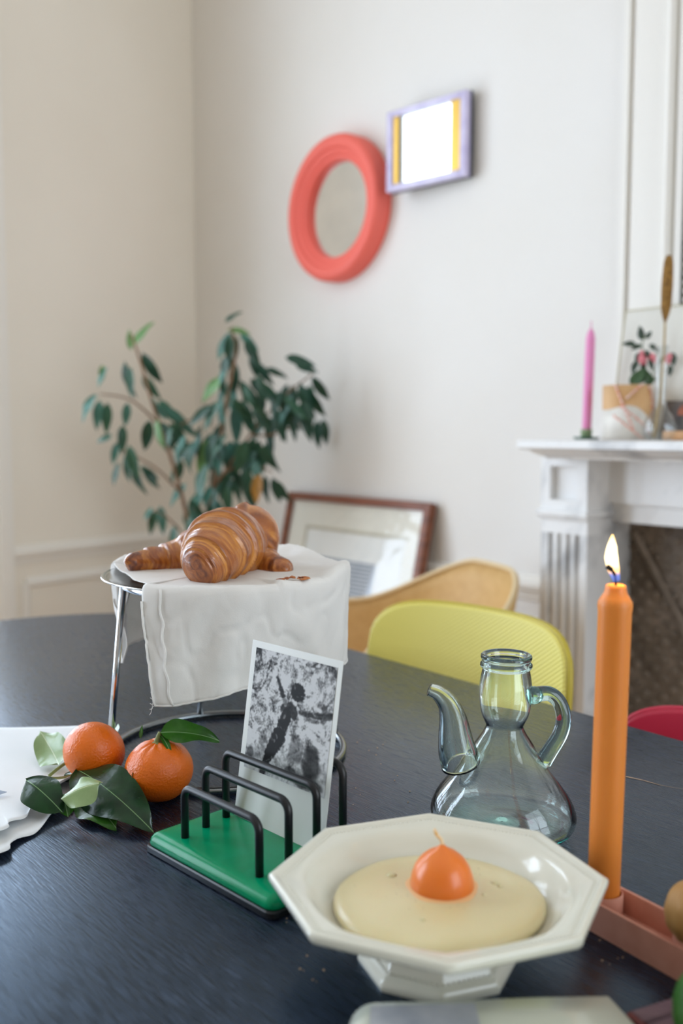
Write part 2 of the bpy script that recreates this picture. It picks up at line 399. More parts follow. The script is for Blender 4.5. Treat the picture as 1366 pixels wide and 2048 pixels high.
# paper-covered pot with twine and a small flowering plant
M_kraft = mat('kraft_paper', 'c99a66', 0.6, col2='d8b184', nscale=14, lo=.3, hi=.7)
M_paperw = mat('pale_paper', 'e9e4da', 0.65, col2='d3cdc4', nscale=30)
M_twine = mat('coral_twine', 'df8f79', .7, col2='f0d9cf', nscale=180, lo=.45, hi=.55)
p = shelf_at(1251, .155)
pot = thing('covered_pot', p, 'kraft paper covered flower pot tied with red and white twine', 'flower pot')
R = .0525
def potr(z): return R * (0.985 + .02 * z / .12)
mesh('paper_cover', *lathe([(0, .0), (R * .97, 0), (potr(0), .003), (potr(.06), .06), (potr(.12), .121), (potr(.12) - .003, .121), (R - .006, .10), (0, .10)], p, 40, cap0=False, cap1=False), M_kraft, pot)
rn = [[], []]
K = 48
for i in range(K):
    a = 2 * pi * i / K; zz = .052 + .022 * sin(a * 1 + 3.9) + .006 * sin(3 * a)
    for j, z in enumerate((.0008, zz)):
        r = potr(z) + .0008; rn[j].append(p + V((cos(a) * r, sin(a) * r, z)))
solid(mesh('white_wrap', *loft(rn, True, False, False), M_paperw, pot), .0008)
def onpot(a, z): r = potr(z) + .002; return p + V((cos(a) * r, sin(a) * r, z))
for a0, a1, z0, z1 in ((-2.35, -1.55, .122, .02), (-1.25, -1.9, .122, .09), (-2.4, -1.2, .055, .004), (-2.1, -.6, .075, .012), (-.9, .4, .12, .03)):
    n = 14; pth = [onpot(a0 + (a1 - a0) * k / n, z0 + (z1 - z0) * k / n) for k in range(n + 1)]
    mesh('twine', *tube(pth, .0022, 6), M_twine, pot)
M_dleaf = mat('dark_fuchsia_leaf', '3b4f3c', .45, col2='2b2f2c', nscale=50)
M_petal = mat('pink_petal', 'e8929a', .55, col2='d96d78', nscale=60)
M_soil = mat('soil', '3a2c22', .9, col2='241a14', nscale=90, bump=.5)
M_stem = mat('green_stem', '5d6b45', .6)
M_twig = mat('brown_twig', '8b6a4c', .7, col2='6f5138', nscale=60)
def leaf_mesh(name, L, W_, m, fold=.25, droop=.3, wave=.0, nl=9, nw=4, tipp=1.0, seed=0):
    """leaf along +Y from the origin, upper side +Z"""
    vs, fs = [], []
    for i in range(nl + 1):
        t = i / nl; hw = W_ / 2 * (sin(pi * min(1, t ** .8)) ** .8 if 0 < t < 1 else 0.0) * (1 - .25 * t * tipp) + .0004
        ang = droop * t; y = L * (sin(ang) / droop if abs(droop) > 1e-4 else t); z = -L * ((1 - cos(ang)) / droop if abs(droop) > 1e-4 else 0)
        for j in range(-nw, nw + 1):
            u = j / nw
            vs.append(V((u * hw, y, z + abs(u) * hw * fold + wave * W_ * sin(t * 9 + seed + (2 if u > 0 else 0)) * u * u)))
    n = 2 * nw + 1
    for i in range(nl):
        for j in range(n - 1):
            a = i * n + j; fs.append((a, a + 1, a + n + 1, a + n))
    me = bpy.data.meshes.new(name); me.from_pydata(vs, [], fs); me.update(); me.polygons.foreach_set('use_smooth', [True] * len(me.polygons))
    me.materials.append(m); return me
def place_leaf(name, me, base, tipdir, up, parent, scale=1.0, label=None):
    y = V(tipdir).normalized(); zc = V(up); zc = (zc - y * zc.dot(y)).normalized(); x = y.cross(zc)
    M = Matrix.Translation(base) @ Matrix((x, y, zc)).transposed().to_4x4() @ Matrix.Scale(scale, 4)
    o = bpy.data.objects.new(name, me); link(o, parent, M)
    if label: o['label'] = label
    return o
pl = thing('fuchsia_plant', p + V((0, 0, .1)), 'small fuchsia with dark leaves and pink hanging flowers, in the paper covered pot', 'plant')
mesh('soil', *lathe([(0, .001), (.044, .001), (.044, .004), (0, .006)], p + V((0, 0, .1)), 24, cap0=False, cap1=False), M_soil, pl)
lmd = leaf_mesh('fuchsia_leaf', .03, .016, M_dleaf, droop=.5); lpt = leaf_mesh('petal', .022, .011, M_petal, droop=.7, fold=.5)
dy = p.y
def pp(px, py, d=0): return aty(px, py, dy + d)
st = [[pp(1268, 790), pp(1278, 755), pp(1287, 715), pp(1284, 690), pp(1290, 672)], [pp(1290, 790, .02), pp(1305, 750, .02), pp(1325, 715, .03), pp(1338, 706, .03)]]
for s_ in st: mesh('stem', *tube(cr(s_, 4), .0014, 6), M_stem, pl)
random.seed(3)
for (px, py, ang) in ((1283, 690, 200), (1292, 678, 60), (1278, 705, 250), (1290, 700, 300), (1298, 690, 330), (1272, 690, 170), (1286, 720, 270), (1298, 718, 290), (1275, 722, 240), (1344, 705, 280), (1340, 730, 270), (1283, 680, 100), (1295, 708, 320)):
    a = math.radians(ang); place_leaf('leaf', lmd, pp(px, py, random.uniform(-.02, .01)), (cos(a), -.2, sin(a)), (random.uniform(-.6, .2), -1, .5), pl, random.uniform(.7, 1.1))
for (px, py) in ((1278, 705), (1283, 700), (1290, 702), (1300, 705), (1304, 707), (1286, 712), (1340, 706), (1345, 712), (1335, 708), (1280, 710), (1297, 712)):
    place_leaf('petal', lpt, pp(px, py, random.uniform(-.025, .0)), (random.uniform(-.5, .5), -.2, -1), (random.uniform(-.4, .4), -1, .2), pl, random.uniform(.8, 1.15))
lmb = leaf_mesh('broad_leaf', .05, .028, mat('broad_leaf_green', '3f5a3a', .45), droop=.4)
for (px, py, ang, s_) in ((1262, 772, 60, 1.0), (1278, 768, 75, .8), (1300, 772, 110, .8), (1290, 770, 40, .6)):
    a = math.radians(ang); place_leaf('broad_leaf', lmb, pp(px, py, -.01), (cos(a), -.3, sin(a)), (-.3, -1, .4), pl, s_)
# leaning cream board
M_board = mat('cream_board', 'dcd9cf', .7, col2='d5d2c7', nscale=3)
M_bedge = mat('board_edge', 'b9b193', .7)
b0 = rw(rt(1222, .098), .098, MZ + .002); b1 = onwall(1240, 626, .048)
upv = (b1 - b0); upv = (upv - RW * upv.dot(RW)); hgt = upv.length; upv.normalize(); bn = RW.cross(upv); 
if bn.dot(RN) < 0: bn = -bn
bd = thing('leaning_board', b0 + RW * .25, 'cream board leaning on the wall behind the flower pot', 'board')
mesh('face', *box(b0, RW * .5, upv * hgt, bn * .003), M_board, bd, False)
mesh('edge_binding', *join(box(b0 - RW * .003, RW * .003, upv * hgt, bn * .0045), box(b0 + upv * hgt - RW * .003, RW * .506, upv * .003, bn * .0045)), M_bedge, bd, False)
# dark postcards leaning on the board
M_card_dark = mat('dark_card', '3b3836', .5, col2='6b625c', nscale=25)
M_card_org = mat('rust_print', '8e4a33', .5, col2='b8663f', nscale=40)
q0 = rw(rt(1318, .125), .125, MZ + .001); ub = (V((0, 0, 1)) - RN * .25).normalized()
pc = thing('postcard', q0, 'dark postcard with a rust red shape behind the glass vase', 'postcard')
mesh('card', *box(q0, RW * .15, ub * .088, RN * .0012), M_card_dark, pc, False)
cc = q0 + RW * .055 + ub * .058 + RN * .0016
mesh('print_shape', *lathe([(0, 0), (.02, 0), (.02, .0004), (0, .0004)], cc, 24, RN.cross(V((0, 0, 0))) if 0 else RN, False, False), M_card_org, pc, False)
q1 = rw(rt(1338, .20), .20, MZ + .001)
mesh('small_tin', *lathe([(0, 0), (.022, 0), (.024, .003), (.024, .016), (.022, .019), (0, .019)], q1 + RW * .012, 24, None, False, False), mat('peach_tin', 'd8a77a', .4), None)
tag(bpy.data.objects['small_tin'], 'small peach tin at the right edge of the mantelpiece', 'tin')
# bulb vase with bulrush
M_glass = mat('clear_glass', 'f6f8f7', .0, trans=1.0, ior=1.45)
vp_ = shelf_at(1318, .235)
mesh('bulb_vase', *lathe([(0, .001), (.022, 0), (.032, .010), (.035, .022), (.033, .036), (.025, .052), (.015, .064), (.0115, .076), (.0115, .15), (.0135, .196), (.0118, .196), (.0098, .15), (.0098, .077), (.0135, .066), (.0235, .053), (.0315, .036), (.0335, .022), (.0305, .012), (.02, .003), (0, .003)], vp_, 40, None, False, False), pane_mat('thin_vase_glass', (.97, .98, .98, 1), .05), None)
tag(bpy.data.objects['bulb_vase'], 'clear glass bulb vase with a tall neck on the mantelpiece', 'vase')
M_straw = mat('straw', 'b7995a', .7, col2='9a7d42', nscale=50)
M_rush = mat('bulrush_brown', '9a7238', .9, col2='6f4f24', nscale=120, bump=.8)
y0 = vp_.y
a0 = aty(1306, 874, y0); a1 = aty(1313, 770, y0 - .0); a2 = aty(1324, 690, y0); a3 = aty(1330, 645, y0); a4 = aty(1338, 512, y0 + .02)
a0 = V((vp_.x - .012, vp_.y, MZ + .006)); 
br = thing('bulrush', a0, 'dried brown bulrush standing in the glass bulb vase', 'dried plant')
mesh('stalk', *tube(cr([a0, vp_ + V((-.001, 0, .09)), vp_ + V((.004, 0, .17)), a3], 5), .0022, 8), M_straw, br)
pth = [a3 + (a4 - a3) * k / 12 for k in range(13)]
rr = [.002, .006, .009, .0105, .011, .0115, .0118, .0118, .0115, .011, .0105, .0095, .006]
mesh('seed_head', *tube(pth, rr, 14), M_rush, br)

# ------------------------------------------------------------------ on the fireplace wall
M_coral = mat('coral_lacquer', 'f27062', .5, spec=.35)
mc = onwall(672, 418, .03)
mc = mc - RN * .03
cmr = thing('round_mirror', mc, 'round wall mirror in a thick coral red ring frame', 'mirror')
prof = [(.153, .012), (.153, .030), (.157, .036), (.168, .037), (.170, .043), (.176, .047), (.186, .048), (.188, .054), (.195, .059), (.207, .061), (.219, .059), (.228, .052), (.232, .042), (.232, .0)]
RM = .232
mesh('ring_frame', *loft([[mc + (RW * cos(2 * pi * i / 96) + V((0, 0, 1)) * sin(2 * pi * i / 96)) * r * 0.985 + RN * n for i in range(96)] for r, n in prof], True, False, False), M_coral, cmr, True, auto=50)
M_aged = mat('aged_mirror', 'f4f5f4', .12, metal=1.0, col2='e6e8e8', nscale=8)
mesh('mirror_glass', *lathe([(0, .010), (.152, .010), (.152, .014), (0, .014)], mc, 64, RN, False, False), M_aged, cmr, False)
# small mirror with lilac frame, tipped off the wall
M_lilac = mat('lilac_frame', 'b9aed2', .35, col2='cfc6e0', nscale=20, coat=.5)
M_navy = mat('dark_edge', '2d3140', .4)
M_gold = mat('brass_strip', 'c8a04c', .3, metal=.75)
mk = [aty(770, 226, 2.92), None]
A47 = math.radians(46.2); SW = V((sin(A47), -cos(A47), 0)); SN = V((-cos(A47), -sin(A47), 0))
pl0 = onwall(770, 305, .075)                                  # left edge of the small mirror stands clear of the coral ring
tl = onplane(769, 226, pl0, SN); trr = onplane(932, 178, pl0, SN); bl = onplane(776, 385, pl0, SN); brr = onplane(931, 350, pl0, SN)
ex = ((trr - tl) + (brr - bl)) / 2; wS = ex.length; ex.normalize()
ey = ((tl - bl) + (trr - brr)) / 2; ey = ey - ex * ey.dot(ex); hS = ey.length; ey.normalize()
cS = (tl + trr + bl + brr) / 4; o0 = cS - ex * wS / 2 - ey * hS / 2; sn = ex.cross(ey)
if sn.dot(RN) < 0: sn = -sn
smr = thing('small_mirror', cS, 'small rectangular mirror in a lilac frame hung beside the coral ring', 'mirror')
D = .022; fw = .022
for nm, a, b, c_ in (('frame_side', o0, ex * fw, ey * hS), ('frame_side', o0 + ex * (wS - fw), ex * fw, ey * hS), ('frame_rail', o0 + ex * fw, ex * (wS - 2 * fw), ey * fw * .9), ('frame_rail', o0 + ex * fw + ey * (hS - fw * .8), ex * (wS - 2 * fw), ey * fw * .8)):
    bev(mesh(nm, *box(a - sn * D, b, c_, sn * D), M_lilac, smr, False), .003)
mesh('dark_backing', *box(o0 - sn * (D + .008) - ex * .001 - ey * .001, ex * (wS + .003), ey * (hS + .003), sn * .0085), M_navy, smr, False)
mesh('brass_strip', *box(o0 + ex * fw + ey * fw - sn * .012, ex * .016, ey * (hS - 1.8 * fw), sn * .006), M_gold, smr, False)
mesh('brass_strip', *box(o0 + ex * (wS - fw - .034) + ey * fw - sn * .012, ex * .032, ey * (hS - 1.8 * fw), sn * .006), M_gold, smr, False)
mesh('mirror_glass', *box(o0 + ex * fw + ey * fw - sn * .016, ex * (wS - 2 * fw), ey * (hS - 1.8 * fw), sn * .004), M_mirror, smr, False)
# hanger that carries it from the wall
hz = cS - sn * (D + .008); d_ = (hz - C0).dot(RN)
mesh('hanger', *tube([hz + ey * hS * .3, hz + ey * hS * .35 - RN * (d_ + .005)], .003, 6), M_navy, smr, False)

# large framed picture leaning on the wall
M_wood = mat('frame_wood', '8a5238', .4, col2='6e3e2a', nscale=8, stretch=(1, 1, 8))
M_mat = mat('picture_mount', 'ece8dc', .8); M_mat2 = mat('inner_mount', 'f1f1ee', .8)
TLp = onwall(577, 982, .035); TRp = onwall(861, 1006, .035)
zt_ = (TLp.z + TRp.z) / 2
t0_ = (TLp - C0).dot(RW); t1_ = (TRp - C0).dot(RW)
top0 = rw(t0_, .035, zt_); bot0 = rw(t0_ - .0, .24, .003)
uf = (top0 - bot0); Hf = uf.length; uf.normalize(); Wf = t1_ - t0_; nf = RW.cross(uf)
if nf.dot(RN) < 0: nf = -nf
lp = thing('framed_picture', (bot0 + RW * Wf / 2), 'large wood framed picture leaning against the wall behind the chairs', 'picture')
fw = .026
for nm, a, b, c_ in (('frame_side', bot0, RW * fw, uf * Hf), ('frame_side', bot0 + RW * (Wf - fw), RW * fw, uf * Hf), ('frame_rail', bot0 + RW * fw, RW * (Wf - 2 * fw), uf * fw), ('frame_rail', bot0 + RW * fw + uf * (Hf - fw), RW * (Wf - 2 * fw), uf * fw)):
    bev(mesh(nm, *box(a - nf * .03, b, c_, nf * .03), M_wood, lp, False), .003)
mesh('mount', *box(bot0 + RW * fw + uf * fw - nf * .018, RW * (Wf - 2 * fw), uf * (Hf - 2 * fw), nf * .004), M_mat, lp, False)
i0, i1 = .185 * Wf, .80 * Wf
pz = Hf - .118
mesh('inner_mount', *box(bot0 + RW * (i0) + uf * .16 - nf * .0139, RW * (i1 - i0 + .05), uf * (pz - .16), nf * .0012), M_mat2, lp, False)
mesh('mount_shadow_bevel', *join(box(bot0 + RW * (i0 - .010) + uf * .15 - nf * .0139, RW * .010, uf * (pz - .15 + .010), nf * .004), box(bot0 + RW * (i0 - .01) + uf * pz - nf * .0139, RW * (i1 - i0 + .07), uf * .010, nf * .004)), mat('mount_bevel', 'c9c2ae', .8), lp, False)
# print of fine grey stripes
ms = mat('striped_print', '9aa2ad', .6); nt = ms.node_tree
tc = nt.nodes.new('ShaderNodeTexCoord'); wv = nt.nodes.new('ShaderNodeTexWave'); wv.bands_direction = 'Z'; wv.inputs['Scale'].default_value = 26; wv.inputs['Distortion'].default_value = 0
rp = nt.nodes.new('ShaderNodeValToRGB'); rp.color_ramp.elements[0].color = lin('7d8694'); rp.color_ramp.elements[1].color = lin('cfd3d8')
nt.links.new(tc.outputs['Object'], wv.inputs[0]); nt.links.new(wv.outputs[0], rp.inputs[0]); nt.links.new(rp.outputs[0], nt.nodes['Principled BSDF'].inputs['Base Color'])
mesh('striped_print', *box(bot0 + RW * (.30 * Wf) + uf * .26 - nf * .0126, RW * (.41 * Wf), uf * (Hf - .205 - .26), nf * .0012), ms, lp, False)
mesh('glass_pane', *box(bot0 + RW * fw + uf * fw - nf * .009, RW * (Wf - 2 * fw), uf * (Hf - 2 * fw), nf * .002), pane_mat('picture_glass', (.99, .99, .985, 1), .022), lp, False)

# ------------------------------------------------------------------ potted plant in the corner
M_lf = [mat('glossy_leaf_dark', '28503c', .35, col2='193a2c', nscale=30, spec=.5), mat('glossy_leaf_mid', '38614a', .35, col2='244c38', nscale=30, spec=.5),
        mat('glossy_leaf_blue', '4f8073', .38, col2='356555', nscale=30, spec=.5), mat('young_leaf', '6f9a5c', .4, col2='557f45', nscale=30)]
M_ochre = mat('fading_leaf', 'a8742a', .5, col2='7d5a20', nscale=30)
PD = 3.02
pbase = V((-.44, PD + .05, 0))
plant = thing('potted_plant', pbase, 'leafy green indoor tree in the room corner, behind the croissants', 'plant')
M_terra = mat('terracotta', '9a6a50', .8, col2='86583f', nscale=20)
mesh('pot', *lathe([(0, 0), (.10, 0), (.125, .24), (.135, .245), (.135, .28), (.122, .28), (.115, .23), (0, .23)], pbase, 40, None, False, False), M_terra, plant, True, auto=40)
mesh('soil', *lathe([(0, .231), (.116, .231), (.114, .24), (0, .245)], pbase, 24, None, False, False), M_soil, plant)
def pq(px, py, d=0.0): return aty(px, py, PD + d)
stems = [[pbase + V((-.02, 0, .23)), pq(392, 1160, .03), pq(385, 1090, .03), pq(362, 985, .02), pq(332, 885, .0), pq(303, 800, -.02), pq(280, 720, -.02), pq(262, 668, -.03)],
         [pbase + V((.02, .01, .23)), pq(405, 1120, .02), pq(428, 960, .0), pq(452, 810, -.02), pq(470, 710, .0), pq(462, 655, .0)],
         [pq(425, 980, 0), pq(500, 870, .03), pq(570, 790, .06), pq(625, 745, .06), pq(600, 722, .04)],
         [pq(320, 850, 0), pq(262, 800, -.05), pq(200, 788, -.08)],
         [pq(362, 985, .02), pq(310, 935, -.04), pq(245, 900, -.06)],
         [pq(430, 960, 0), pq(490, 925, -.05), pq(545, 945, -.06)],
         [pq(395, 1100, .03), pq(340, 1040, -.02), pq(310, 1020, -.04)],
         [pq(500, 870, .03), pq(540, 870, -.02), pq(600, 850, -.02)],
         [pq(452, 810, -.02), pq(400, 830, -.04), pq(360, 850, -.06)]]
for s_ in stems:
    pth = cr(s_, 5); n = len(pth); r0 = .009 if len(s_) > 5 else .0045
    mesh('stem', *tube(pth, [r0 * (1 - .65 * i / n) for i in range(n)], 7), M_twig, plant)
lfm = []
for k, m in enumerate(M_lf):
    lfm.append([leaf_mesh('plant_leaf', .112, .040, m, fold=.22, droop=.5, wave=.05, nl=7, nw=2, seed=q * 2.1) for q in range(2)])
ochre = leaf_mesh('plant_leaf', .112, .05, M_ochre, nl=7, nw=2)
# (pixel of the leaf's base, direction in degrees with 270 = straight down, length in pixels, tone)
LV = [(268, 690, 60, 62, 3), (262, 700, 95, 40, 3), (285, 705, 295, 75, 0), (250, 722, 275, 78, 0), (262, 735, 265, 60, 1), (285, 750, 300, 62, 1), (215, 735, 230, 50, 2),
      (205, 730, 260, 38, 3), (195, 790, 215, 40, 2), (200, 800, 260, 60, 2), (215, 805, 265, 62, 1), (188, 795, 235, 55, 2), (255, 805, 260, 52, 2), (245, 850, 270, 60, 1), (305, 795, 290, 60, 2),
      (318, 800, 310, 66, 1), (330, 815, 325, 50, 2), (300, 840, 255, 70, 0), (315, 838, 270, 66, 3), (325, 845, 285, 70, 2), (340, 845, 300, 72, 1), (345, 838, 330, 60, 1), (350, 850, 265, 50, 0),
      (225, 870, 200, 40, 1), (235, 885, 255, 48, 2), (258, 890, 280, 70, 1), (240, 925, 245, 50, 0), (265, 930, 285, 66, 0), (285, 930, 300, 62, 0), (280, 935, 330, 48, 1), (255, 905, 265, 60, 1),
      (310, 1020, 255, 55, 1), (305, 1015, 230, 30, 2), (320, 1012, 280, 58, 2),
      (450, 645, 40, 38, 0), (455, 660, 0, 48, 3), (465, 665, 230, 70, 2), (460, 668, 265, 62, 0), (470, 670, 262, 70, 0), (490, 680, 300, 60, 0), (480, 668, 320, 50, 2), (500, 710, 290, 52, 0),
      (465, 715, 235, 58, 2), (455, 710, 250, 60, 0), (470, 725, 265, 66, 0), (515, 725, 300, 56, 0), (530, 738, 345, 50, 0), (445, 755, 220, 70, 3), (450, 765, 250, 60, 2), (460, 760, 275, 75, 2),
      (480, 760, 300, 75, 0), (500, 758, 320, 72, 0), (520, 765, 310, 66, 0), (440, 800, 235, 66, 1), (425, 810, 215, 62, 0), (420, 815, 262, 44, 0), (445, 800, 262, 76, 2), (470, 810, 275, 80, 2),
      (485, 800, 285, 76, 1), (505, 810, 305, 72, 0), (570, 715, 350, 60, 0), (590, 728, 340, 48, 0), (625, 752, 300, 66, 0), (585, 770, 270, 70, 0), (575, 768, 255, 72, 0), (600, 765, 285, 74, 0),
      (610, 775, 300, 70, 0), (560, 780, 250, 66, 0), (620, 770, 268, 62, 1), (590, 800, 262, 80, 0), (605, 800, 280, 82, 0), (575, 810, 255, 75, 0), (635, 840, 268, 60, 0), (645, 838, 282, 56, 0),
      (560, 825, 240, 66, 0), (550, 815, 285, 70, 0), (540, 835, 270, 66, 0), (530, 830, 240, 62, 1), (545, 860, 260, 62, 0), (520, 880, 250, 75, 0), (505, 875, 270, 82, 0), (530, 885, 285, 70, 0),
      (490, 880, 255, 75, 1), (520, 890, 300, 66, 0), (455, 870, 215, 50, 1), (430, 865, 235, 70, 1), (415, 880, 255, 74, 3), (400, 875, 240, 62, 2), (440, 880, 262, 72, 2), (455, 885, 275, 75, 2),
      (470, 880, 290, 74, 2), (480, 895, 305, 66, 1), (385, 885, 225, 52, 0), (375, 890, 262, 62, 1), (420, 925, 240, 76, 1), (410, 930, 255, 76, 2), (435, 930, 262, 80, 2), (450, 940, 275, 76, 1),
      (465, 930, 290, 72, 0), (475, 945, 265, 76, 1), (490, 935, 280, 70, 0), (455, 970, 268, 66, 1), (430, 975, 255, 72, 2), (485, 970, 300, 58, 0), (400, 985, 240, 62, 1), (390, 990, 262, 70, 2), (385, 1030, 250, 60, 1),
      (372, 1020, 270, 62, 1), (515, 950, 255, 58, 1), (530, 950, 270, 56, 0), (545, 955, 285, 58, 0), (550, 960, 300, 56, 0), (505, 955, 240, 50, 1), (350, 1050, 262, 60, 1), (480, 1010, 262, 55, 0), (362, 925, 235, 50, 1), (372, 870, 240, 55, 2)]
random.seed(11)
for (cx, cy, sx_, sy_, n_) in ((445, 900, 50, 60, 18), (575, 800, 38, 32, 8), (330, 850, 24, 18, 4), (485, 770, 36, 36, 8), (400, 1000, 26, 40, 8), (520, 900, 26, 30, 5)):
    for k in range(n_): LV.append((cx + random.gauss(0, sx_ * .6), cy + random.gauss(0, sy_ * .6), random.uniform(225, 315), random.uniform(42, 64), random.choice([0, 0, 1, 1, 2])))
for i, (px, py, ang, ln, tone) in enumerate(LV):
    dd = random.uniform(-.14, .14); b = pq(px, py, dd); a = math.radians(ang); sc_ = ln * 3.05 / FPX / .108
    up = V((random.uniform(-.9, .3), -1, random.uniform(.1, .9)))
    place_leaf('leaf', lfm[tone][i % 2], b, (cos(a), random.uniform(-.35, .35), sin(a)), up, plant, sc_)
o = place_leaf('leaf', ochre, pq(518, 948, -.1), (-.15, -.1, -1), (-.3, -1, .2), plant, .85, 'ochre fading leaf')

# ------------------------------------------------------------------ table
U = V((.635, -.773, 0)); Vv = V((.773, .635, 0))
def uv(u, v, z=0): return U * u + Vv * v + V((0, 0, z))
M_table = mat('ebonised_wood', '080d18', .27, col2='10182a', nscale=30, ndetail=8, stretch=(1.2, 22, 1), rot=(0, 0, math.radians(-50)), rvar=.13, spec=.6, bump=.15, ior=1.7)
def table_material(m):
    nt = m.node_tree; L = nt.links; b = nt.nodes['Principled BSDF']
    # worn scratches along the grain
    tc = nt.nodes.new('ShaderNodeTexCoord'); mp = nt.nodes.new('ShaderNodeMapping'); L.new(tc.outputs['Object'], mp.inputs[0])
    mp.vector_type = 'TEXTURE'; mp.inputs['Rotation'].default_value = (0, 0, math.radians(-48)); mp.inputs['Scale'].default_value = (1 / 6, 1 / 150, 1)
    n = nt.nodes.new('ShaderNodeTexNoise'); n.inputs['Scale'].default_value = 5; n.inputs['Detail'].default_value = 5; L.new(mp.outputs[0], n.inputs['Vector'])
    n2 = nt.nodes.new('ShaderNodeTexNoise'); n2.inputs['Scale'].default_value = 5; n2.inputs['Detail'].default_value = 3; L.new(tc.outputs['Object'], n2.inputs['Vector'])
    r = nt.nodes.new('ShaderNodeValToRGB'); r.color_ramp.elements[0].position = .58; r.color_ramp.elements[1].position = .75; L.new(n.outputs[0], r.inputs[0])
    r2 = nt.nodes.new('ShaderNodeValToRGB'); r2.color_ramp.elements[0].position = .45; r2.color_ramp.elements[1].position = .65; L.new(n2.outputs[0], r2.inputs[0])
    mu = nt.nodes.new('ShaderNodeMath'); mu.operation = 'MULTIPLY'; L.new(r.outputs[0], mu.inputs[0]); L.new(r2.outputs[0], mu.inputs[1])
    mx = nt.nodes.new('ShaderNodeMix'); mx.data_type = 'RGBA'; L.new(mu.outputs[0], mx.inputs[0])
    src = b.inputs['Base Color'].links[0].from_socket; L.new(src, mx.inputs[6]); mx.inputs[7].default_value = lin('5f6c85'); L.new(mx.outputs[2], b.inputs['Base Color'])
    b.inputs['Specular Tint'].default_value = (.48, .72, 1, 1)  # blue of the window daylight put into the reflection tint
    b.inputs['Sheen Weight'].default_value = .03; b.inputs['Sheen Roughness'].default_value = .35; b.inputs['Sheen Tint'].default_value = (.75, .86, 1, 1)
table_material(M_table)
u0, u1, v0, v1, rad = -1.89, .22, .0, 1.05, .41
tcn = uv((u0 + u1) / 2, (v0 + v1) / 2)
tb_ = thing('dining_table', V((tcn.x, tcn.y, 0)), 'large dark stained wooden table with rounded corners', 'table')
mesh('table_top', *frect(tcn, U, Vv, u1 - u0, v1 - v0, rad, [(.012, TZ - .032), (.002, TZ - .028), (0, TZ - .02), (0, TZ - .006), (.002, TZ - .0015), (.006, TZ)], 24), M_table, tb_, True, auto=30)
mesh('apron', *frect(tcn, U, Vv, u1 - u0 - .24, v1 - v0 - .24, rad - .1, [(0, TZ - .12), (0, TZ - .03)], 12), M_table, tb_, False)
for su in (-1, 1):
    for sv in (-1, 1):
        c = tcn + U * su * ((u1 - u0) / 2 - .30) + Vv * sv * ((v1 - v0) / 2 - .24)
        mesh('leg', *lathe([(.022, 0), (.025, .02), (.034, .5), (.036, TZ - .1)], c, 16), M_table, tb_)
# bare-wood scratch near the far edge
M_bare = mat('bare_wood_scratch', 'a98f78', .7)
ps = [onz(1252, 1553, TZ + .0003), onz(1285, 1560, TZ + .0003), onz(1320, 1570, TZ + .0003), onz(1366, 1578, TZ + .0003)]
for k, (a, b, wd) in enumerate(((0, 1, .0016), (1, 2, .0009), (2, 3, .0004))):
    d = (ps[b] - ps[a]); nn = V((-d.y, d.x, 0)).normalized() * wd
    mesh('scratch', [ps[a] - nn, ps[b] - nn * .6, ps[b] + nn * .6, ps[a] + nn], [(0, 1, 2, 3)], M_bare, tb_, False)

# ------------------------------------------------------------------ chairs
M_steel = mat('chair_steel', '9a9a98', .3, metal=1)
def shell_chair(name, label, m, mrim, c, F, topz, W2=.21, back=.27, extra=0):
    F = V(F).normalized(); Rr = F.cross(V((0, 0, 1)))
    ch = thing(name, V((c.x, c.y, 0)), label, 'chair')
    def L2(x, y, z): return V((c.x, c.y, 0)) + Rr * x + F * y + V((0, 0, z))
    s = topz / .83
    prof = cr([(.22, 0, .425), (.205, 0, .45), (.10, 0, .452), (-.05, 0, .435), (-.15, 0, .435), (-.205, 0, .475), (-.225, 0, .56), (-back + .012, 0, .68), (-back, 0, .78), (-back - .008, 0, .83)], 5)
    wid = interp([.16, .195, .21, .215, .215, .215, .215, .215, .21, .19], 5)
    n = len(prof); NX = 36; rings = []
    def ev(tab, t):
        x = t * (n - 1); i = min(int(x), n - 2); return tab[i] + (tab[i + 1] - tab[i]) * (x - i)
    for i in range(n):
        ring = []
        for j in range(NX + 1):
            u = sin((-1 + 2 * j / NX) * pi / 2); tm = .845 + .155 * (1 - abs(u) ** 4.5) ** (1 / 2.6)
            t = i / (n - 1) * tm; p = ev(prof, t); x = u * ev(wid, t) * W2 / .21; uu = x / W2
            isb = min(1, max(0, (p.z - .45) / .12))
            ring.append(L2(x, p.x + isb * .055 * uu * uu, (p.z + (1 - isb) * .03 * uu ** 4) * s))
        rings.append(ring)
    vs, fs = loft(rings, False)
    sh_ = mesh('shell', vs, fs, m, ch); solid(sh_, .011, -1)
    edge = [r[0] for r in rings] + rings[-1][1:-1] + [r[-1] for r in rings[::-1]]
    if mrim: mesh('rim', *tube(edge, .0058, 8), mrim, ch)
    for sx in (-1, 1):
        for sy in (-1, 1):
            mesh('leg', *tube([L2(sx * .12, sy * .11, .415 * s), L2(sx * .21, sy * .20, .0)], .009, 10), M_steel, ch)
    mesh('underframe', *join(tube([L2(-.13, .11, .415 * s), L2(.13, .11, .415 * s)], .008, 8), tube([L2(-.13, -.11, .415 * s), L2(.13, -.11, .415 * s)], .008, 8), tube([L2(-.12, -.11, .415 * s), L2(-.12, .11, .415 * s)], .008, 8), tube([L2(.12, -.11, .415 * s), L2(.12, .11, .415 * s)], .008, 8)), M_steel, ch)
    return ch, L2
M_yel = mat('ribbed_yellow', 'e3d56e', .42, spec=.45)
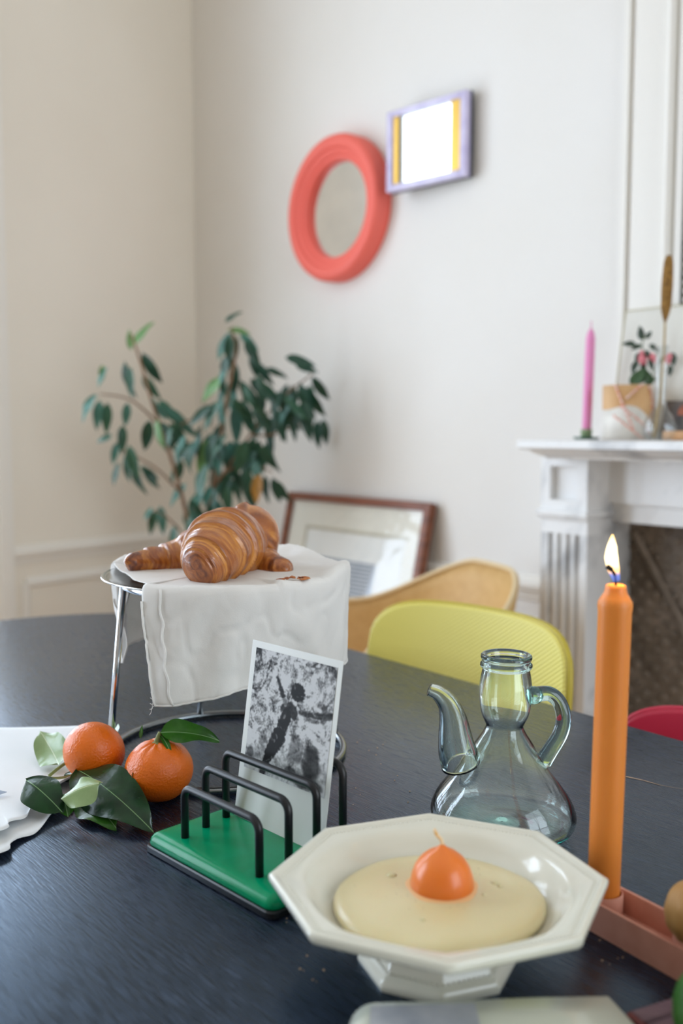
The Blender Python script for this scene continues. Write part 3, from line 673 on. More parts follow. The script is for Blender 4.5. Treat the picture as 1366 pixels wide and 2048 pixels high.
def ribs(m, d, k):
    nt = m.node_tree; tc = nt.nodes.new('ShaderNodeTexCoord'); vm = nt.nodes.new('ShaderNodeVectorMath'); vm.operation = 'DOT_PRODUCT'; vm.inputs[1].default_value = d * k
    sn_ = nt.nodes.new('ShaderNodeMath'); sn_.operation = 'SINE'; bp = nt.nodes.new('ShaderNodeBump'); bp.inputs['Strength'].default_value = .35; bp.inputs['Distance'].default_value = .0012
    nt.links.new(tc.outputs['Object'], vm.inputs[0]); nt.links.new(vm.outputs['Value'], sn_.inputs[0]); nt.links.new(sn_.outputs[0], bp.inputs['Height']); nt.links.new(bp.outputs[0], nt.nodes['Principled BSDF'].inputs['Normal'])
ribs(M_yel, V((0, 0, cos(.6))) - U * sin(.6), 2 * pi / .0062)
M_yrim = mat('yellow_rim', 'b9a73a', .45)
yb = V((.222, 1.574, 0)); Fy = (-Vv + U * .06).normalized()
shell_chair('yellow_chair', 'yellow ribbed shell chair tucked under the far side of the table', M_yel, M_yrim, yb + U * .006 + Fy * .25, Fy, .817, .208, .27)
M_red = mat('red_plastic', 'b3283f', .35, spec=.5)
rb = uv(-.575, 1.19); Fr = -Vv
shell_chair('red_chair', 'red plastic chair at the right edge, showing only its top rim', M_red, M_red, rb + Fr * .26, Fr, .735, .20, .27)
# tan armchair
M_tan = mat('tan_leatherette', 'cfa86e', .5, col2='c79f64', nscale=40, spec=.35)
M_tanr = mat('tan_rim', 'dcc49a', .5)
ac = V((.055, 2.20, 0)); Fa = V((-.93, -.36, 0)).normalized(); Ra = Fa.cross(V((0, 0, 1)))
arm = thing('tan_armchair', ac, 'tan shell armchair behind the yellow chair, facing left', 'armchair')
NS, NR = 72, 14; rings = []
for k in range(NR + 1):
    s = k / NR; ring = []
    for i in range(NS):
        a = 2 * pi * i / NS                       # 0 = front
        fr = (1 + cos(a)) / 2; bk = (1 - cos(a)) / 2
        zr = .435 + .235 * min(1, max(0, (bk - .10) / .22)) ** 1 * 1.0
        zr += .118 * min(1, max(0, (bk - .60) / .38)) ** 1.4 * 1.0
        rx = .30 * (1 - .10 * fr) * (1 - .13 * max(0, (bk - .6) / .4)); ry = .27 + .03 * bk
        rxs = math.copysign(abs(sin(a)) ** .8, sin(a)); rys = math.copysign(abs(cos(a)) ** .8, cos(a))
        g = sin(s * pi / 2) ** .85; h = (1 - cos(s * pi / 2)) ** 1.25
        z = .425 + (zr - .425) * h
        ring.append(ac + Ra * (rxs * rx * g) + Fa * (rys * ry * g - .05 * bk * h) + V((0, 0, z)))
    rings.append(ring)
vs, fs = loft(rings, True, False, False)
solid(mesh('shell', vs, fs, M_tan, arm), .009, -1)
mesh('rim', *tube(rings[-1], .0062, 8, closed=True), M_tanr, arm)
M_beech = mat('beech_leg', 'c9a06c', .5, col2='b98d58', nscale=12)
for sx in (-1, 1):
    for sy in (-1, 1):
        mesh('leg', *tube([ac + Ra * sx * .12 + Fa * sy * .11 + V((0, 0, .42)), ac + Ra * sx * .23 + Fa * sy * .22], [.014, .009], 12), M_beech, arm)
mesh('underframe', *tube([ac + Ra * .13 + Fa * .12 + V((0, 0, .412)), ac - Ra * .13 + Fa * .12 + V((0, 0, .412)), ac - Ra * .13 - Fa * .12 + V((0, 0, .412)), ac + Ra * .13 - Fa * .12 + V((0, 0, .412))], .008, 8, closed=True), M_steel, arm)

# ------------------------------------------------------------------ plate stand, platter, cloth, croissants
M_chrome = mat('polished_steel', 'd2d4d6', .12, metal=1)
M_darkmet = mat('dull_steel', '8e9294', .22, metal=1)
sc0 = V((-.135, 1.10, TZ)); SR = .137; PZ = TZ + .214; pcn = V((-.135, 1.095, PZ)); PR = .140
stand = thing('plate_stand', sc0, 'round chrome wire stand that carries the croissant platter', 'stand')
circ = lambda c, r, z, n=96: [V((c.x + cos(2 * pi * i / n) * r, c.y + sin(2 * pi * i / n) * r, z)) for i in range(n)]
mesh('base_ring', *tube(circ(sc0, SR, TZ + .0045), .0042, 10, closed=True), M_darkmet, stand)
mesh('top_ring', *tube(circ(sc0, .117, PZ - .0085), .0045, 10, closed=True), M_chrome, stand)
for a in (196, 112, 22, 302):
    a = math.radians(a); d = V((cos(a), sin(a), 0))
    mesh('leg', *tube([sc0 + d * SR + V((0, 0, .006)), sc0 + d * .117 + V((0, 0, PZ - TZ - .0085))], .0040, 10), M_chrome, stand)
pz0 = V((pcn.x, pcn.y, PZ - .004))
plat = mesh('steel_platter', *lathe([(0, 0), (.118, 0), (.136, .0025), (PR + .0005, .0042), (PR + .001, .0052), (PR, .0058), (.134, .0046), (.116, .002), (0, .002)], pz0, 96, None, False, False), M_chrome, None)
tag(plat, 'round polished steel platter on the wire stand under the cloth', 'plate')
CTOP = PZ + .0026

# white cloth: polar sheet, laid on the platter and hanging over its rim
A_L, A_F = 168.0, 241.0                     # where the cloth's cut edge crosses the rim (left, front-left)
def chordR(deg):
    p, q = [V((cos(math.radians(x)), sin(math.radians(x)), 0)) * PR for x in (A_L, A_F)]
    d = V((cos(math.radians(deg)), sin(math.radians(deg)), 0)); n = V((-(q - p).y, (q - p).x, 0)).normalized()
    return p.dot(n) / d.dot(n) + .0012 * sin(deg * .15)
def lerp_tab(x, tab):
    for (x0, y0), (x1, y1) in zip(tab, tab[1:]):
        if x <= x1: return y0 + (y1 - y0) * (x - x0) / (x1 - x0)
    return tab[-1][1]
DROP = [(236, .122), (250, .120), (270, .112), (290, .104), (320, .108), (350, .115), (370, .11), (400, .075), (430, .035), (455, .02), (475, .045), (500, .088), (518, .110), (526, .122), (530, .118)]
cols_, cloth_edge = [], []
degs = [A_L + (A_F - .25 - A_L) * k / 90 for k in range(91)] + [A_F + (A_L + 360 - A_F - .2) * k / 240 for k in range(241)]
NRr = 64
def cloth_pt(deg, rho):
    if rho > PR and A_F <= deg < A_F + 50: deg = deg + 8 * ((rho - PR) / .12) * (1 - (deg - A_F) / 50)
    a = math.radians(deg); d = V((cos(a), sin(a), 0)); dd = deg % 360
    front = 236 <= deg <= 400; lf = deg > 470
    wr = noise.fractal(V((cos(a) * rho * 16, sin(a) * rho * 16, 1.7)), .8, 2.0, 3)
    if rho <= PR:
        lift = .0012 * (1 + wr) + .0008
        if 300 < deg < 430: lift += .010 * max(0, (rho - .07) / .07) ** 1.5 * max(0, .5 + .7 * sin(math.radians(deg) * 5.3 + .4)) * (1 + .5 * wr)
        if deg > 500: lift += .006 * max(0, (rho - .10) / .04) * max(0, sin((deg - 500) / 30 * pi))
        r_up = (rho / PR)
        return pcn + d * rho + V((0, 0, .0028 + lift + .003 * max(0, (rho - .12) / .02)))
    h = rho - PR
    base_l = .0034
    if 300 < deg < 430: base_l += .010 * max(0, .5 + .7 * sin(math.radians(deg) * 5.3 + .4)) * (1 + .5 * wr)
    if deg > 500: base_l += .006 * max(0, sin((deg - 500) / 30 * pi))
    k = min(h / .012, 1.0)
    out = .006 * (1 - (1 - k) ** 2)
    z = base_l + .0028 - h * k * 1.0 + .004 * (1 - k) * k
    amp = min(1, h / .10)
    if front:
        # nearly flat front sheet with long soft folds
        q = (deg - 237)
        out += .008 * amp * sin(q * .07 + .6) + .0016 * amp * sin(q * .31 + h * 25) + .005 * max(0, 1 - abs(q - 6) / 7) * amp
        out += .004 * amp * max(0, 1 - abs((q - 62) - h * 260) / 9) - .003 * max(0, 1 - abs((q - 30) + h * 160 - 9) / 9) * min(1, h / .03)
        out -= .010 * min(1, max(0, (q - 60) / 40)) * amp
    elif lf:
        q = (deg - 470); out += .014 * amp * sin(q * .24 + 2.2) + .006 * sin(h * 60 + q * .1) * amp - .012 * amp
    wf = noise.fractal(V((deg * .06, h * 26, 4.2)), .9, 2.0, 4)
    wc = abs(noise.noise(V((deg * .075 + h * 14, h * 20 - deg * .03, 9.1))))
    out += (.0011 * wf - .0016 * max(0, .10 - wc) / .10) * min(1, h / .02)
    sway = 0.0
    return pcn + d * (PR + out) + V((0, 0, z))
for dg in degs:
    if dg < A_F - .1: Rr_ = min(chordR(dg), PR - .001)
    else:
        Rr_ = PR + lerp_tab(dg, DROP) + .0012 * noise.noise(V((dg * 1.3, 0, 0)))
    cols_.append([cloth_pt(dg, max(.0005, Rr_ * (j / NRr))) for j in range(NRr + 1)])
M_cloth = mat('white_cotton', 'f2f0ec', .85, spec=.2, bump=.10, nscale=900, sss=.0)
nt = M_cloth.node_tree; bs = nt.nodes['Principled BSDF']
tl_ = nt.nodes.new('ShaderNodeBsdfTranslucent'); tl_.inputs[0].default_value = lin('f2eee6'); mxs = nt.nodes.new('ShaderNodeMixShader'); mxs.inputs[0].default_value = .22
nt.links.new(bs.outputs[0], mxs.inputs[1]); nt.links.new(tl_.outputs[0], mxs.inputs[2]); nt.links.new(mxs.outputs[0], nt.nodes['Material Output'].inputs[0])
cl = thing('cloth', pcn, 'crumpled white cotton cloth draped over the platter under the croissants', 'cloth')
vs, fs = loft(cols_, False, wrap=True)
solid(mesh('sheet', vs, fs, M_cloth, cl), .0009, 0)
ci = 91                                         # first column of the front flap
def hemstrip(path, wd, dirv):
    return tube(path, wd, 6)
ed = [cols_[ci][j] + V((-.0006, -.0012, 0)) for j in range(38, NRr + 1)] + [cols_[k][NRr] + V((0, -.0008, 0)) for k in range(ci + 1, ci + 110, 2)]
ed = [p + V((noise.noise(p * 160), noise.noise(p * 170 + V((3, 1, 2))), noise.noise(p * 150 + V((9, 2, 5))))) * .0009 for p in ed]
mesh('hem', *tube(ed, .0012, 6), M_cloth, cl)
ed = [cols_[k][NRr] for k in range(len(cols_) - 30, len(cols_))] + [cols_[-1][j] for j in range(NRr - 1, 44, -1)]
mesh('hem', *tube(ed, .0010, 6), M_cloth, cl)
# folded seam down the left edge of the front flap and loose threads at its corner
seam = [cols_[ci + 7][j] + V((-.0004, -.0016, 0)) + V((.0012 * sin(j * .9), 0, 0)) for j in range(36, NRr + 1)]
mesh('seam_fold', *tube(seam, .0013, 6), M_cloth, cl)
cpt = cols_[ci][NRr]
for k in range(5):
    q = cpt + V((-.001 + .002 * k / 5, 0, .004 * k))
    mesh('thread', *tube(cr([q, q + V((-.003, -.001, -.002)), q + V((-.004 + .001 * k, -.001, -.007)), q + V((-.006, 0, -.010 + .002 * k))], 3), .0003, 4), M_cloth, cl)

def croissant(name, label, path, radii, wraps, seed, squash=1.0, sgn=1.0):
    pth = cr(path, 40); n = len(pth); R0 = interp(radii, 40); segs_ = 72
    t = (pth[1] - pth[0]).normalized(); u = (V((0, 0, 1)) - t * t.z).normalized(); vs, cols = [], []
    G, B, Dk = lin('d18f40'), lin('a05a24'), lin('622c11'); rings = []
    for i in range(n):
        t2 = (pth[min(i + 1, n - 1)] - pth[max(i - 1, 0)]).normalized(); q = t.rotation_difference(t2); u = q @ u; u = (u - t2 * u.dot(t2)).normalized(); t = t2; v = t.cross(u)
        s = i / (n - 1); ring = []
        endr = min(1, (s / .05)) ** .5 if s < .05 else (min(1, (1 - s) / .05) ** .5 if s > .95 else 1)
        for a in range(segs_):
            th = 2 * pi * a / segs_
            x = abs(s - .5) * 2; sg = 1 if s > .5 else -1
            wob = .05 * noise.noise(V((cos(th) * 1.2, sin(th) * 1.2, seed + s * 3)))
            ph = x * wraps + sg * sgn * .22 * sin(th + .5) + wob * 4
            fr = ph - math.floor(ph)
            stp = (1 - fr) ** 1.0 * .0 + (.5 - fr) * .0
            ridge = .110 * (fr ** 1.4) - .06                   # each wrap swells towards its outer lip, then steps in
            if fr > .93: ridge -= .110 * (fr - .93) / .07
            fine = noise.fractal(V((s * 60 * wraps / 4 + ph * 2, cos(th) * 1.6, sin(th) * 1.6 + seed)), .7, 2.1, 4)
            r = R0[i] * endr * (1 + ridge + .012 * fine) * (1 + .05 * noise.noise(V((cos(th), sin(th), s * 4 + seed))))
            p = pth[i] + (u * cos(th) * squash + v * sin(th)) * max(r, .0004)
            ring.append(p)
            st_ = noise.fractal(V((fr * 6 + math.floor(ph) * 7.3, cos(th) * 1.0, sin(th) * 1.0 + seed)), .6, 2.0, 3)
            lam = .5 + .5 * sin(fr * 30 + 2.5 * noise.noise(V((cos(th) * 1.5, sin(th) * 1.5, ph))))
            k = .44 + .36 * st_ + .42 * (fr - .45) - .05 * (lam - .5) * (1 - fr) - (.35 if fr > .94 else 0)
            k += .25 * (x > .84)
            k = min(1, max(0, k))
            c = [G[q_] + (B[q_] - G[q_]) * min(1, k * 2) if k < .5 else B[q_] + (Dk[q_] - B[q_]) * (k * 2 - 1) for q_ in range(3)]
            cols.append(c)
        rings.append(ring)
    vs, fs = loft(rings)
    o = mesh(name, vs, fs, M_crois, None, True, cols); tag(o, label, 'croissant', 'croissants on the platter'); return o
M_crois = attr_mat('croissant_crust', .30, .6, bump=.25, bscale=420, coat=.5)
zb = CTOP + .003
croissant('croissant', 'croissant lying flat across the platter, both tips showing, beneath the other one', [aty(250, 1122, 1.075), aty(300, 1125, 1.105), aty(350, 1124, 1.125), V((-.115, 1.15, zb + .036)), aty(490, 1120, 1.13), aty(535, 1136, 1.105), aty(576, 1141, 1.07)],
          [.0065, .0185, .027, .036, .034, .0225, .0095], 4.2, 2.0)
croissant('croissant', 'big glossy croissant resting on top, its blunt tip pointing at the viewer', [aty(391, 1141, .990), aty(404, 1131, 1.00), aty(424, 1110, 1.022), aty(441, 1094, 1.055), aty(454, 1089, 1.085), aty(466, 1092, 1.115), aty(480, 1105, 1.140), aty(494, 1120, 1.16)],
          [.016, .0265, .0350, .0410, .0430, .0410, .033, .020], 4.6, 7.0, 1.0, -1)
fl = []
random.seed(5)
for k in range(16):
    a = random.uniform(-.6, .5) + (0 if k < 11 else pi + .4); p = V((-.055, 1.02, zb + .0026)) + V((random.uniform(-.012, .02), random.uniform(-.03, -.012), .0005))
    r = random.uniform(.0015, .005); fl.append(lathe([(0, 0), (r, .0003), (r * .8, .0010), (0, .0013)], p, 5, V((random.uniform(-.3, .3), random.uniform(-.3, .3), 1)), False, False))
tag(mesh('croissant_flakes', *join(*fl), mat('pastry_flake', '9a4f24', .5, col2='b8702f', nscale=90), None, False), 'brown pastry flakes scattered on the cloth by the croissant', 'crumbs', kind='stuff')

# ------------------------------------------------------------------ paper, tangerines, leaves
M_paper = mat('white_paper', 'eef0f1', .8, col2='e6e9ea', nscale=6, bump=.08, bscale=60, spec=.2)
M_paper2 = mat('paper_underside', 'd9d3c8', .85, spec=.2)
def paper_sheet(name, front, back, z, amp, parent, m, lift=None):
    """sheet between a front edge polyline and a back edge polyline"""
    f = cr(front, 12); b = cr(back, 12); n = min(len(f), len(b)); rows = []; K = 28
    f = [f[int(i * (len(f) - 1) / (n - 1))] for i in range(n)]; b = [b[int(i * (len(b) - 1) / (n - 1))] for i in range(n)]
    for i in range(n):
        row = []
        for k in range(K + 1):
            s = k / K; p = f[i].lerp(b[i], s)
            e = max(0, 1 - s * 5)
            p.z = TZ + z + amp * e * e * (1.2 + sin(i * .13 + 1) + .3 * sin(i * .31)) * .5 + .0006 * (1 + noise.noise(p * 14)) + (lift(i / (n - 1), s) if lift else 0)
            row.append(p)
        rows.append(row)
    vs, fs = loft(rows, False); return solid(mesh(name, vs, fs, m, parent), .0006, 0)
pw = thing('wrapping_paper', V((-.40, 1.0, TZ)), 'white paper sheets with a torn wavy edge under the left tangerine', 'paper')
bk_ = [V((-.80, 1.13, 0)), V((-.60, 1.155, 0)), onz(0, 1468), onz(120, 1466), onz(185, 1464), onz(212, 1470)]
paper_sheet('upper_sheet', [V((-.75, .70, 0)), V((-.50, .74, 0)), V((-.385, .795, 0)), onz(0, 1688), onz(18, 1668), onz(38, 1660), onz(52, 1652), onz(62, 1640), onz(86, 1620), onz(120, 1600), onz(160, 1575), onz(208, 1542)], bk_, .0075, .010, pw, M_paper)
paper_sheet('lower_sheet', [V((-.75, .66, 0)), V((-.50, .70, 0)), V((-.370, .765, 0)), onz(0, 1722), onz(22, 1698), onz(42, 1684), onz(70, 1672), onz(95, 1650), onz(118, 1632), onz(140, 1612), onz(165, 1588), onz(210, 1550)], [p + V((0, .004, 0)) for p in bk_], .0012, .012, pw, M_paper)
tb0 = onz(-30, 1585, TZ + .012); tabp = [onz(-40, 1572, TZ + .018), onz(14, 1584, TZ + .012), onz(-40, 1602, TZ + .011)]
tg_ = solid(mesh('paper_tab', tabp, [(0, 1, 2)], mat('pale_blue_paper', 'aab8cc', .7), None, False), .0006)
tag(tg_, 'pale blue paper corner at the left edge, lying on the white paper', 'paper')

M_tang = mat('tangerine_peel', 'ea7414', .27, col2='e0650c', nscale=8, bump=.45, bscale=420, spec=.6, sss=.12)
M_stemg = mat('citrus_stem', '6d7a3e', .6, col2='8b8a55', nscale=60)
M_leafd = mat('citrus_leaf_dark', '1d3f20', .24, col2='132b16', nscale=40, spec=.28, bump=.35, bscale=70)
M_leafm = mat('citrus_leaf_green', '35661f', .24, col2='244c18', nscale=40, spec=.3, bump=.35, bscale=70)
M_leafp = mat('citrus_leaf_pale', '8fa673', .30, col2='7d9a60', nscale=40, spec=.6, bump=.35, bscale=70)
for m in (M_leafd, M_leafm, M_leafp):
    nt = m.node_tree; tc = nt.nodes.new('ShaderNodeTexCoord'); sx = nt.nodes.new('ShaderNodeSeparateXYZ'); ab = nt.nodes.new('ShaderNodeMath'); ab.operation = 'ABSOLUTE'
    lt = nt.nodes.new('ShaderNodeMath'); lt.operation = 'LESS_THAN'; lt.inputs[1].default_value = .0004
    mx = nt.nodes.new('ShaderNodeMix'); mx.data_type = 'RGBA'; b = nt.nodes['Principled BSDF']; src = b.inputs['Base Color'].links[0].from_socket
    nt.links.new(tc.outputs['Object'], sx.inputs[0]); nt.links.new(sx.outputs[0], ab.inputs[0]); nt.links.new(ab.outputs[0], lt.inputs[0]); nt.links.new(lt.outputs[0], mx.inputs[0])
    nt.links.new(src, mx.inputs[6]); mx.inputs[7].default_value = lin('c3cfa8' if m is M_leafp else '6f9060'); nt.links.new(mx.outputs[2], b.inputs['Base Color'])
def tangerine(name, label, c, R, hz, axis, furrow, seed):
    q = V(axis).normalized().to_track_quat('Z', 'Y').to_matrix()
    t = thing(name, V((c.x, c.y, c.z - hz)), label, 'tangerine', 'tangerines beside the stand')
    rings = []; N, K = 96, 64
    for k in range(1, K):
        ph = pi * k / K; ring = []
        for i in range(N):
            th = 2 * pi * i / N
            d = V((sin(ph) * cos(th), sin(ph) * sin(th), cos(ph)))
            top = max(0, 1 - ph / .9)
            r = 1 + .012 * noise.noise(d * 2.2 + V((seed, 0, 0))) - .05 * max(0, 1 - ph / .42) ** 2 - .04 * max(0, 1 - (pi - ph) / .4) ** 2
            r += furrow * top * (.030 * sin(th * 9 + 1.2 * sin(th * 2 + seed)) - .012) * min(1, ph / .22)
            ring.append(c + q @ V((d.x * R * r, d.y * R * r, d.z * hz * r)))
        rings.append(ring)
    mesh('fruit', *loft(rings[::-1]), M_tang, t)
    return t, q
c1 = onz(188, 1503, TZ + .0392); t1, q1_ = tangerine('tangerine', 'shiny tangerine half on the white paper, left of the other', c1, .0325, .0302, (.25, .75, .6), .25, 1.0)
c2 = onz(318, 1605, TZ) + V((-.001, .008, .0318)); t2, q2_ = tangerine('tangerine', 'tangerine with wrinkled crown, stem and leaf, right of the other', c2, .0350, .0316, (-.03, -.10, 1), 1.0, 4.0)
stp = c2 + q2_ @ V((0, 0, .0292))
mesh('stem', *tube(cr([stp - V((0, 0, .002)), stp + V((.001, 0, .005)), stp + V((.0035, .001, .0105))], 4), [.0034] * 4 + [.0026] * 5, 10), M_stemg, t2)
mesh('calyx', *lathe([(0, -.001), (.0058, -.0006), (.005, .0012), (.0028, .002), (0, .002)], stp, 10, q2_ @ V((0, 0, 1)), False, False, rf=lambda r, z, a: r * (1 + .25 * cos(5 * a))), M_stemg, t2)
tip2 = stp + V((.0035, .001, .0105))
lm2 = leaf_mesh('citrus_leaf', .062, .030, M_leafm, fold=.25, droop=.75, wave=.10, nl=18, nw=5)
place_leaf('leaf', lm2, tip2, (.90, -.05, .10), (-.10, -.60, .85), t2, 1.0)
lms = leaf_mesh('citrus_leaf', .026, .007, M_leafm, fold=.3, droop=.6, nl=10, nw=3)
place_leaf('leaf', lms, tip2 - V((0, 0, .002)), (.45, -.55, -.30), (.0, -.3, 1), t2, 1.0)
place_leaf('leaf', lms, c2 + V((-.024, .026, .024)), (.05, .2, 1), (.0, -1, .2), t2, .55)
# mark on the peel
scar = [c2 + q2_ @ V((sin(p_) * cos(-1.95) * .0351, sin(p_) * sin(-1.95) * .0351, cos(p_) * .0317)) * 1.012 for p_ in (1.25, 1.4, 1.55, 1.7, 1.85)]
scar = [p + V((noise.noise(p * 300) * .002, 0, 0)) for p in scar]
mesh('peel_scar', *tube(cr(scar, 4), .0006, 5), mat('peel_scar', '8a5a24', .8), t2)
# sprig of leaves lying in front of the tangerines
spb = onz(130, 1585, TZ + .012)
sg = thing('leaf_sprig', onz(150, 1600, TZ), 'twig of large glossy citrus leaves lying in front of the tangerines', 'leaves')
nd = onz(98, 1552, TZ + .018); nd2 = onz(148, 1528, TZ + .030); nd3 = onz(158, 1543, TZ + .026)
mesh('twig', *tube(cr([nd, onz(112, 1540, TZ + .022), onz(130, 1527, TZ + .027), onz(142, 1524, TZ + .029), onz(150, 1531, TZ + .028), onz(158, 1543, TZ + .025)], 5), [.0018] * 26, 8), M_stemg, sg)
mesh('twig', *tube(cr([onz(100, 1556, TZ + .014), onz(118, 1556, TZ + .014), onz(140, 1552, TZ + .014), onz(150, 1546, TZ + .012)], 4), .0015, 8), M_stemg, sg)
def lf(name, m, b, tip, W_, up, droop, fold, wave, seed, label=None):
    d = tip - b; me = leaf_mesh('citrus_leaf', d.length * (1 + droop * droop / 12), W_, m, fold, droop, wave, 22, 6, .6, seed)
    # tilt so that the drooped tip reaches the wanted point
    y = d.normalized(); z = V(up); z = (z - y * z.dot(y)).normalized(); y2 = (y * cos(droop / 2) + z * sin(droop / 2)).normalized()
    return place_leaf(name, me, b, y2, z, sg, 1.0, label)
lf('leaf', M_leafp, onz(118, 1530, TZ + .020), onz(80, 1462, TZ + .038), .040, (-.35, -.55, .75), -.5, .20, .10, 1.0, 'pale leaf curled up on the paper')
lf('leaf', M_leafd, onz(52, 1560, TZ + .032), onz(122, 1622, TZ + .014), .040, (.15, -.75, .75), .9, -.22, .05, 2.0)
lf('leaf', M_leafp, onz(122, 1598, TZ + .026), onz(202, 1566, TZ + .040), .036, (-.25, -.55, .8), .7, -.45, .10, 3.0, 'pale folded leaf catching the light')
lf('leaf', M_leafm, onz(128, 1588, TZ + .022), onz(136, 1634, TZ + .008), .026, (.1, -.8, .5), .4, .2, .05, 4.0)
lf('leaf', M_leafd, onz(156, 1540, TZ + .028), onz(305, 1662, TZ + .006), .058, (-.12, -.45, .9), .55, -.12, .07, 5.0)
lf('leaf', M_leafm, onz(165, 1585, TZ + .016), onz(232, 1655, TZ + .0035), .042, (.10, -.5, .85), .4, -.15, .08, 6.0)
lf('leaf', M_leafd, onz(130, 1548, TZ + .010), onz(178, 1560, TZ + .012), .020, (.0, -.4, .9), .4, -.2, .05, 7.0)
lf('leaf', M_leafd, onz(64, 1588, TZ + .020), onz(42, 1592, TZ + .011), .006, (.0, -.4, .9), .4, -.2, .0, 8.0)
lf('leaf', M_leafp, onz(228, 1490, TZ + .026), onz(236, 1448, TZ + .040), .016, (-.5, -.8, .3), .2, .2, .05, 9.0)

# ------------------------------------------------------------------ letter rack with photograph
E1 = V((.70, -.714, 0)); E2 = V((.714, .70, 0))
M_genam = mat('green_plastic', '008a5a', .24, col2='009668', nscale=30, lo=.4, hi=.8, spec=.28, coat=.0)
M_blk = mat('black_plastic', '16181b', .35, spec=.5)
rc = V((-.0705, .807, TZ))
rack = thing('letter_rack', rc, 'green and black letter rack with four wire arches', 'letter rack')
mesh('foot_plate', *frect(rc - E1 * .005, E1, E2, .182, .122, .010, [(.003, TZ), (.001, TZ + .001), (.001, TZ + .0055), (.002, TZ + .0066)], 6), M_blk, rack, True, auto=40)
mesh('base', *frect(rc - E1 * .005, E1, E2, .177, .117, .010, [(.001, TZ + .0066), (0, TZ + .0085), (.0012, TZ + .0125), (.0042, TZ + .0158), (.008, TZ + .0172), (.012, TZ + .0176)], 8), M_genam, rack, True, auto=50)
zbt = TZ + .017
arch = []
for k, (wd, hh) in enumerate(((.104, .047), (.115, .057), (.125, .064), (.133, .077))):
    off = -.059 + .019 + .027 * k; ctr = rc + E2 * off + E1 * -.006
    a = ctr - E1 * wd / 2; b = ctr + E1 * wd / 2; r = .010
    def at_(p, z): return V((p.x, p.y, z))
    pth = [at_(a, zbt - .004), at_(a, zbt + hh - r)]
    for j in range(1, 7):
        th = pi / 2 * j / 6; pth.append(at_(a + E1 * (r - r * cos(th)), zbt + hh - r + r * sin(th)))
    for j in range(0, 7):
        th = pi / 2 * j / 6; pth.append(at_(b - E1 * (r - r * sin(th)), zbt + hh - r + r * cos(th)))
    pth.append(at_(b, zbt - .004))
    mesh('wire_arch', *tube(pth, .0036, 12), M_blk, rack); arch.append((ctr, wd, hh))
# black and white photograph leaning in the rack
cb = rc + E2 * (-.059 + .019 + .054 + .0075) - E1 * .066; cb.z = zbt + .0012
lean = math.radians(8.5); cu = (V((0, 0, cos(lean))) + E2 * sin(lean)).normalized(); cn = -(E1.cross(cu)).normalized()
if cn.dot(V((0, -1, 0))) < 0: cn = -cn
CW, CH = .122, .166
M_print = attr_mat('photo_print', .5, .2)
M_cardw = mat('photo_paper', 'dfe1dc', .4, col2='d8dbd5', nscale=8)
ph_ = thing('photograph', cb + E1 * CW / 2, 'black and white photograph of a swimmer standing in the letter rack', 'photograph')
mesh('paper', *box(cb, E1 * CW, cu * CH, -cn * .0005), M_cardw, ph_, False)
def seg(px, py, ax_, ay, bx, by):
    dx, dy = bx - ax_, by - ay; t = max(0, min(1, ((px - ax_) * dx + (py - ay) * dy) / (dx * dx + dy * dy))); return math.hypot(px - ax_ - dx * t, py - ay - dy * t), t
GX, GY = 150, 190
ix0, ix1, iy0, iy1 = .055, .955, .285, .962     # picture area on the sheet
vs, fs, cols = [], [], []
def sst(a, b, x): t = max(0, min(1, (x - a) / (b - a))); return t * t * (3 - 2 * t)
